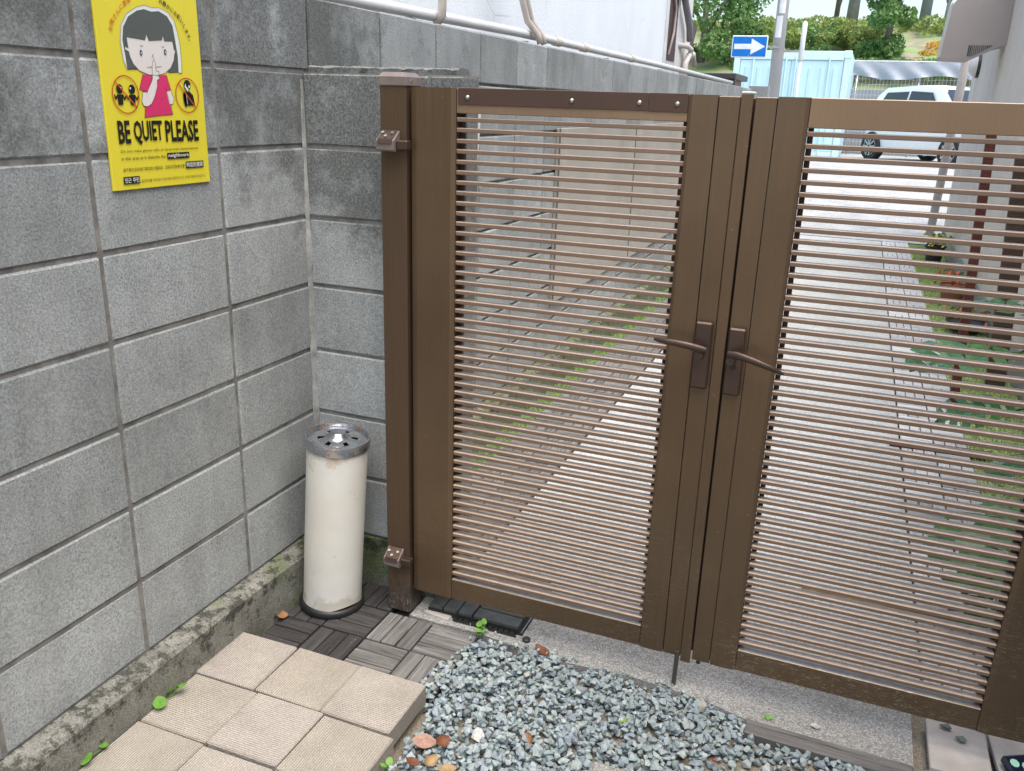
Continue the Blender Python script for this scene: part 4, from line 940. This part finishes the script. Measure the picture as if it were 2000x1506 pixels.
# bank
t = NT('bank_soil'); w = t.coord(True)
c = t.mix(t.rng(t.noise(w, 3, 6, .7), .35, .65), (.20, .16, .12), (.32, .28, .21)); c = t.mix(t.rng(t.noise(w, 1.3, 7, .75), .42, .56, 0, .9), c, (.18, .28, .08))
BANK = t.fin(c, .95, t.bump(t.noise(w, 8, 5), .6, .05))
mb = MB(); vs = []; nx, ny = 60, 16
for j in range(ny + 1):
    for i in range(nx + 1):
        u = j / ny; x = -30 + i; y = 22.05 + 9.5 * u; z = 1.75 + 2.45 * (u * 1.15 if u < .87 else 1.0) + random.uniform(-.08, .08); vs.append((x, y, z))
fs = [(j * (nx + 1) + i, j * (nx + 1) + i + 1, (j + 1) * (nx + 1) + i + 1, (j + 1) * (nx + 1) + i) for j in range(ny) for i in range(nx)]
mb.add(vs, fs); mb.add([(-30, 31.5, 4.2), (30, 31.5, 4.2), (30, 90, 4.0), (-30, 90, 4.0)], [(0, 1, 2, 3)])
kind(mb.obj('hillside', BANK, None, True), 'structure')
def leafmass(n, blobs, s):
    B = np.array(blobs); k = RNG.integers(len(B), size=n); d = RNG.normal(size=(n, 3)); d /= np.linalg.norm(d, axis=1)[:, None]
    rr = RNG.uniform(.45, 1.0, n) ** .5; P = B[k, :3] + d * B[k, 3:6] * rr[:, None]
    a = RNG.normal(size=(n, 3)); a /= np.linalg.norm(a, axis=1)[:, None]; b_ = np.cross(a, RNG.normal(size=(n, 3))); b_ /= np.linalg.norm(b_, axis=1)[:, None]
    sz = s * RNG.uniform(.6, 1.3, n)[:, None]
    v = np.stack([P + a * sz, P + b_ * sz * .5, P - a * sz, P - b_ * sz * .5], 1).reshape(-1, 3)
    return v.tolist(), np.arange(4 * n).reshape(-1, 4).tolist()
FG = m_leaf('tree_foliage', (.10, .21, .06), (.21, .34, .11), 1.2); FY = m_leaf('yellow_green_foliage', (.20, .28, .07), (.34, .40, .13), 1.2); FO = m_leaf('yellow_flowers', (.55, .38, .04), (.62, .30, .05), 2.)
BARK = plain('bark', (.16, .145, .12), .9, 0, .2, 6); PALE = plain('pale_bark', (.30, .30, .29), .9, 0, .15, 6)
def tree(name, label, x, y, z, h, blobs, n, s, mat, cat='tree', limbs=(), bark=BARK, r=.12):
    t_ = thing(name, label, cat, (x, y, z))
    if h:
        mb = MB(); mb.tube([(0, 0, -.2), (.05, 0, h * .4), (-.03, .05, h)], [r, r * .75, r * .45], 9)
        for L in limbs: mb.tube([(0, 0, L[0]), (L[1] * .5, L[2] * .5, L[0] + (L[3] - L[0]) * .6), (L[1], L[2], L[3])], [r * .5, r * .32, r * .14], 6)
        mb.obj('trunk', bark, t_, True)
    if n:
        v, f = leafmass(n, blobs, s); me = bpy.data.meshes.new('crown'); me.from_pydata(v, [], f); me.materials.append(mat); link('crown', me, t_)
    return t_
def blobs(n, cx, cz, rx, rz_, br, seed):
    g = np.random.default_rng(seed); return [(g.uniform(-rx, rx) + cx, g.uniform(-1, 1), cz + g.uniform(-rz_, rz_), br * g.uniform(.7, 1.3), br * g.uniform(.7, 1.2), br * g.uniform(.6, 1.1)) for _ in range(n)]
tree('broadleaf_tree', 'dense green tree above the brown shed, left of the one way sign', -3.4, 25, 1.9, 3.6, blobs(26, 0, 1.6, 1.35, 1.9, .55, 1), 9000, .075, FG, limbs=((1.2, 1, .2, 3), (1.6, -.9, 0, 3.2)))
tree('broadleaf_tree', 'leafy tree on the bank in front of the sky, above the tarpaulin fence', 1.62, 25, 2.6, 4.0, blobs(16, .05, 1.7, .42, 1.3, .34, 2) + [(0, 0, .4, .5, .5, .35), (-.45, 0, .2, .35, .4, .3)], 5200, .075, FG, limbs=((.8, .5, .1, 2.6), (1., -.45, 0, 2.4)), r=.11)
tree('street_tree', 'straight pale trunk rising behind the bushes right of the white post', .52, 29, 4.1, 6, [], 0, 0, FG, bark=PALE, r=.19)
tree('street_tree', 'straight grey blue trunk at the crest of the bank left of the taupe hood', 2.62, 29, 4.1, 6, [], 0, 0, FG, bark=plain('grey_blue_bark', (.26, .29, .33), .9), r=.17)
tree('bare_tree', 'thin bare branching tree on the crest beside the taupe hood', 3.25, 30, 4.1, 2.2, [], 0, 0, FG, limbs=((.3, .7, 0, 2.6), (.6, -.7, 0, 2.8), (.9, .3, .2, 3.2), (1.0, -.3, -.2, 3.0), (.5, .95, .1, 1.9)), bark=PALE, r=.055)
tree('street_tree', 'slender trunk behind the bushes between the white post and the leafy tree', .0, 30, 4.1, 5, [], 0, 0, FG, bark=BARK, r=.09, limbs=((.2, .6, 0, 3),))
bl = 'bushes along the crest of the bank'
for i, (x, z, mt, lb) in enumerate(((-2.1, 3.3, FG, 'dark green bush left of the utility pole on the bank'), (-1.2, 3.35, FY, 'yellow green bush just left of the utility pole'), (-.2, 3.55, FG, 'green bush directly behind the utility pole'), (.35, 3.6, FY, 'yellow tinged bush between the white post and the pale trunk'), (.95, 3.35, FY, 'yellow green bush above the container corner'), (1.05, 2.75, FY, 'tall yellow green bush left of the leafy tree foot'), (-.5, 3.0, FG, 'low green bush above the container roof'), (.2, 2.85, FG, 'small green bush on the bare soil above the container'))):
    tree('bush', lb, x, 26.5, z - .35, 0, blobs(7, 0, .35, .45, .22, .30, 30 + i), 1500, .065, mt, 'bush')['group'] = bl
tree('flower_patch', 'yellow and orange flowering patch on the bank left of the taupe hood', 2.75, 26, 2.75, 0, [(-.15, 0, .05, .28, .4, .08), (.05, .4, .25, .3, .4, .1), (.35, .8, .5, .45, .4, .12), (.75, 1, .58, .5, .4, .12), (.5, .2, .15, .3, .3, .08)], 1500, .045, FO, 'flowers')
v, f = leafmass(5200, [(1.0 + .35 * i, 23.2 + .1 * (i % 3), 2.45 + .05 * (i % 2), .35, .7, .22) for i in range(10)], .055)
me = bpy.data.meshes.new('ground_cover'); me.from_pydata(v, [], f); me.materials.append(FG); kind(link('ground_cover', me), 'stuff')
v, f = leafmass(16000, [(-12 + .55 * i, 28.6 + .5 * (i % 3), 3.95, .5, .8, .28) for i in range(46)], .07)
me = bpy.data.meshes.new('hedge_mass'); me.from_pydata(v, [], f); me.materials.append(FY); kind(link('hedge_mass', me), 'stuff')
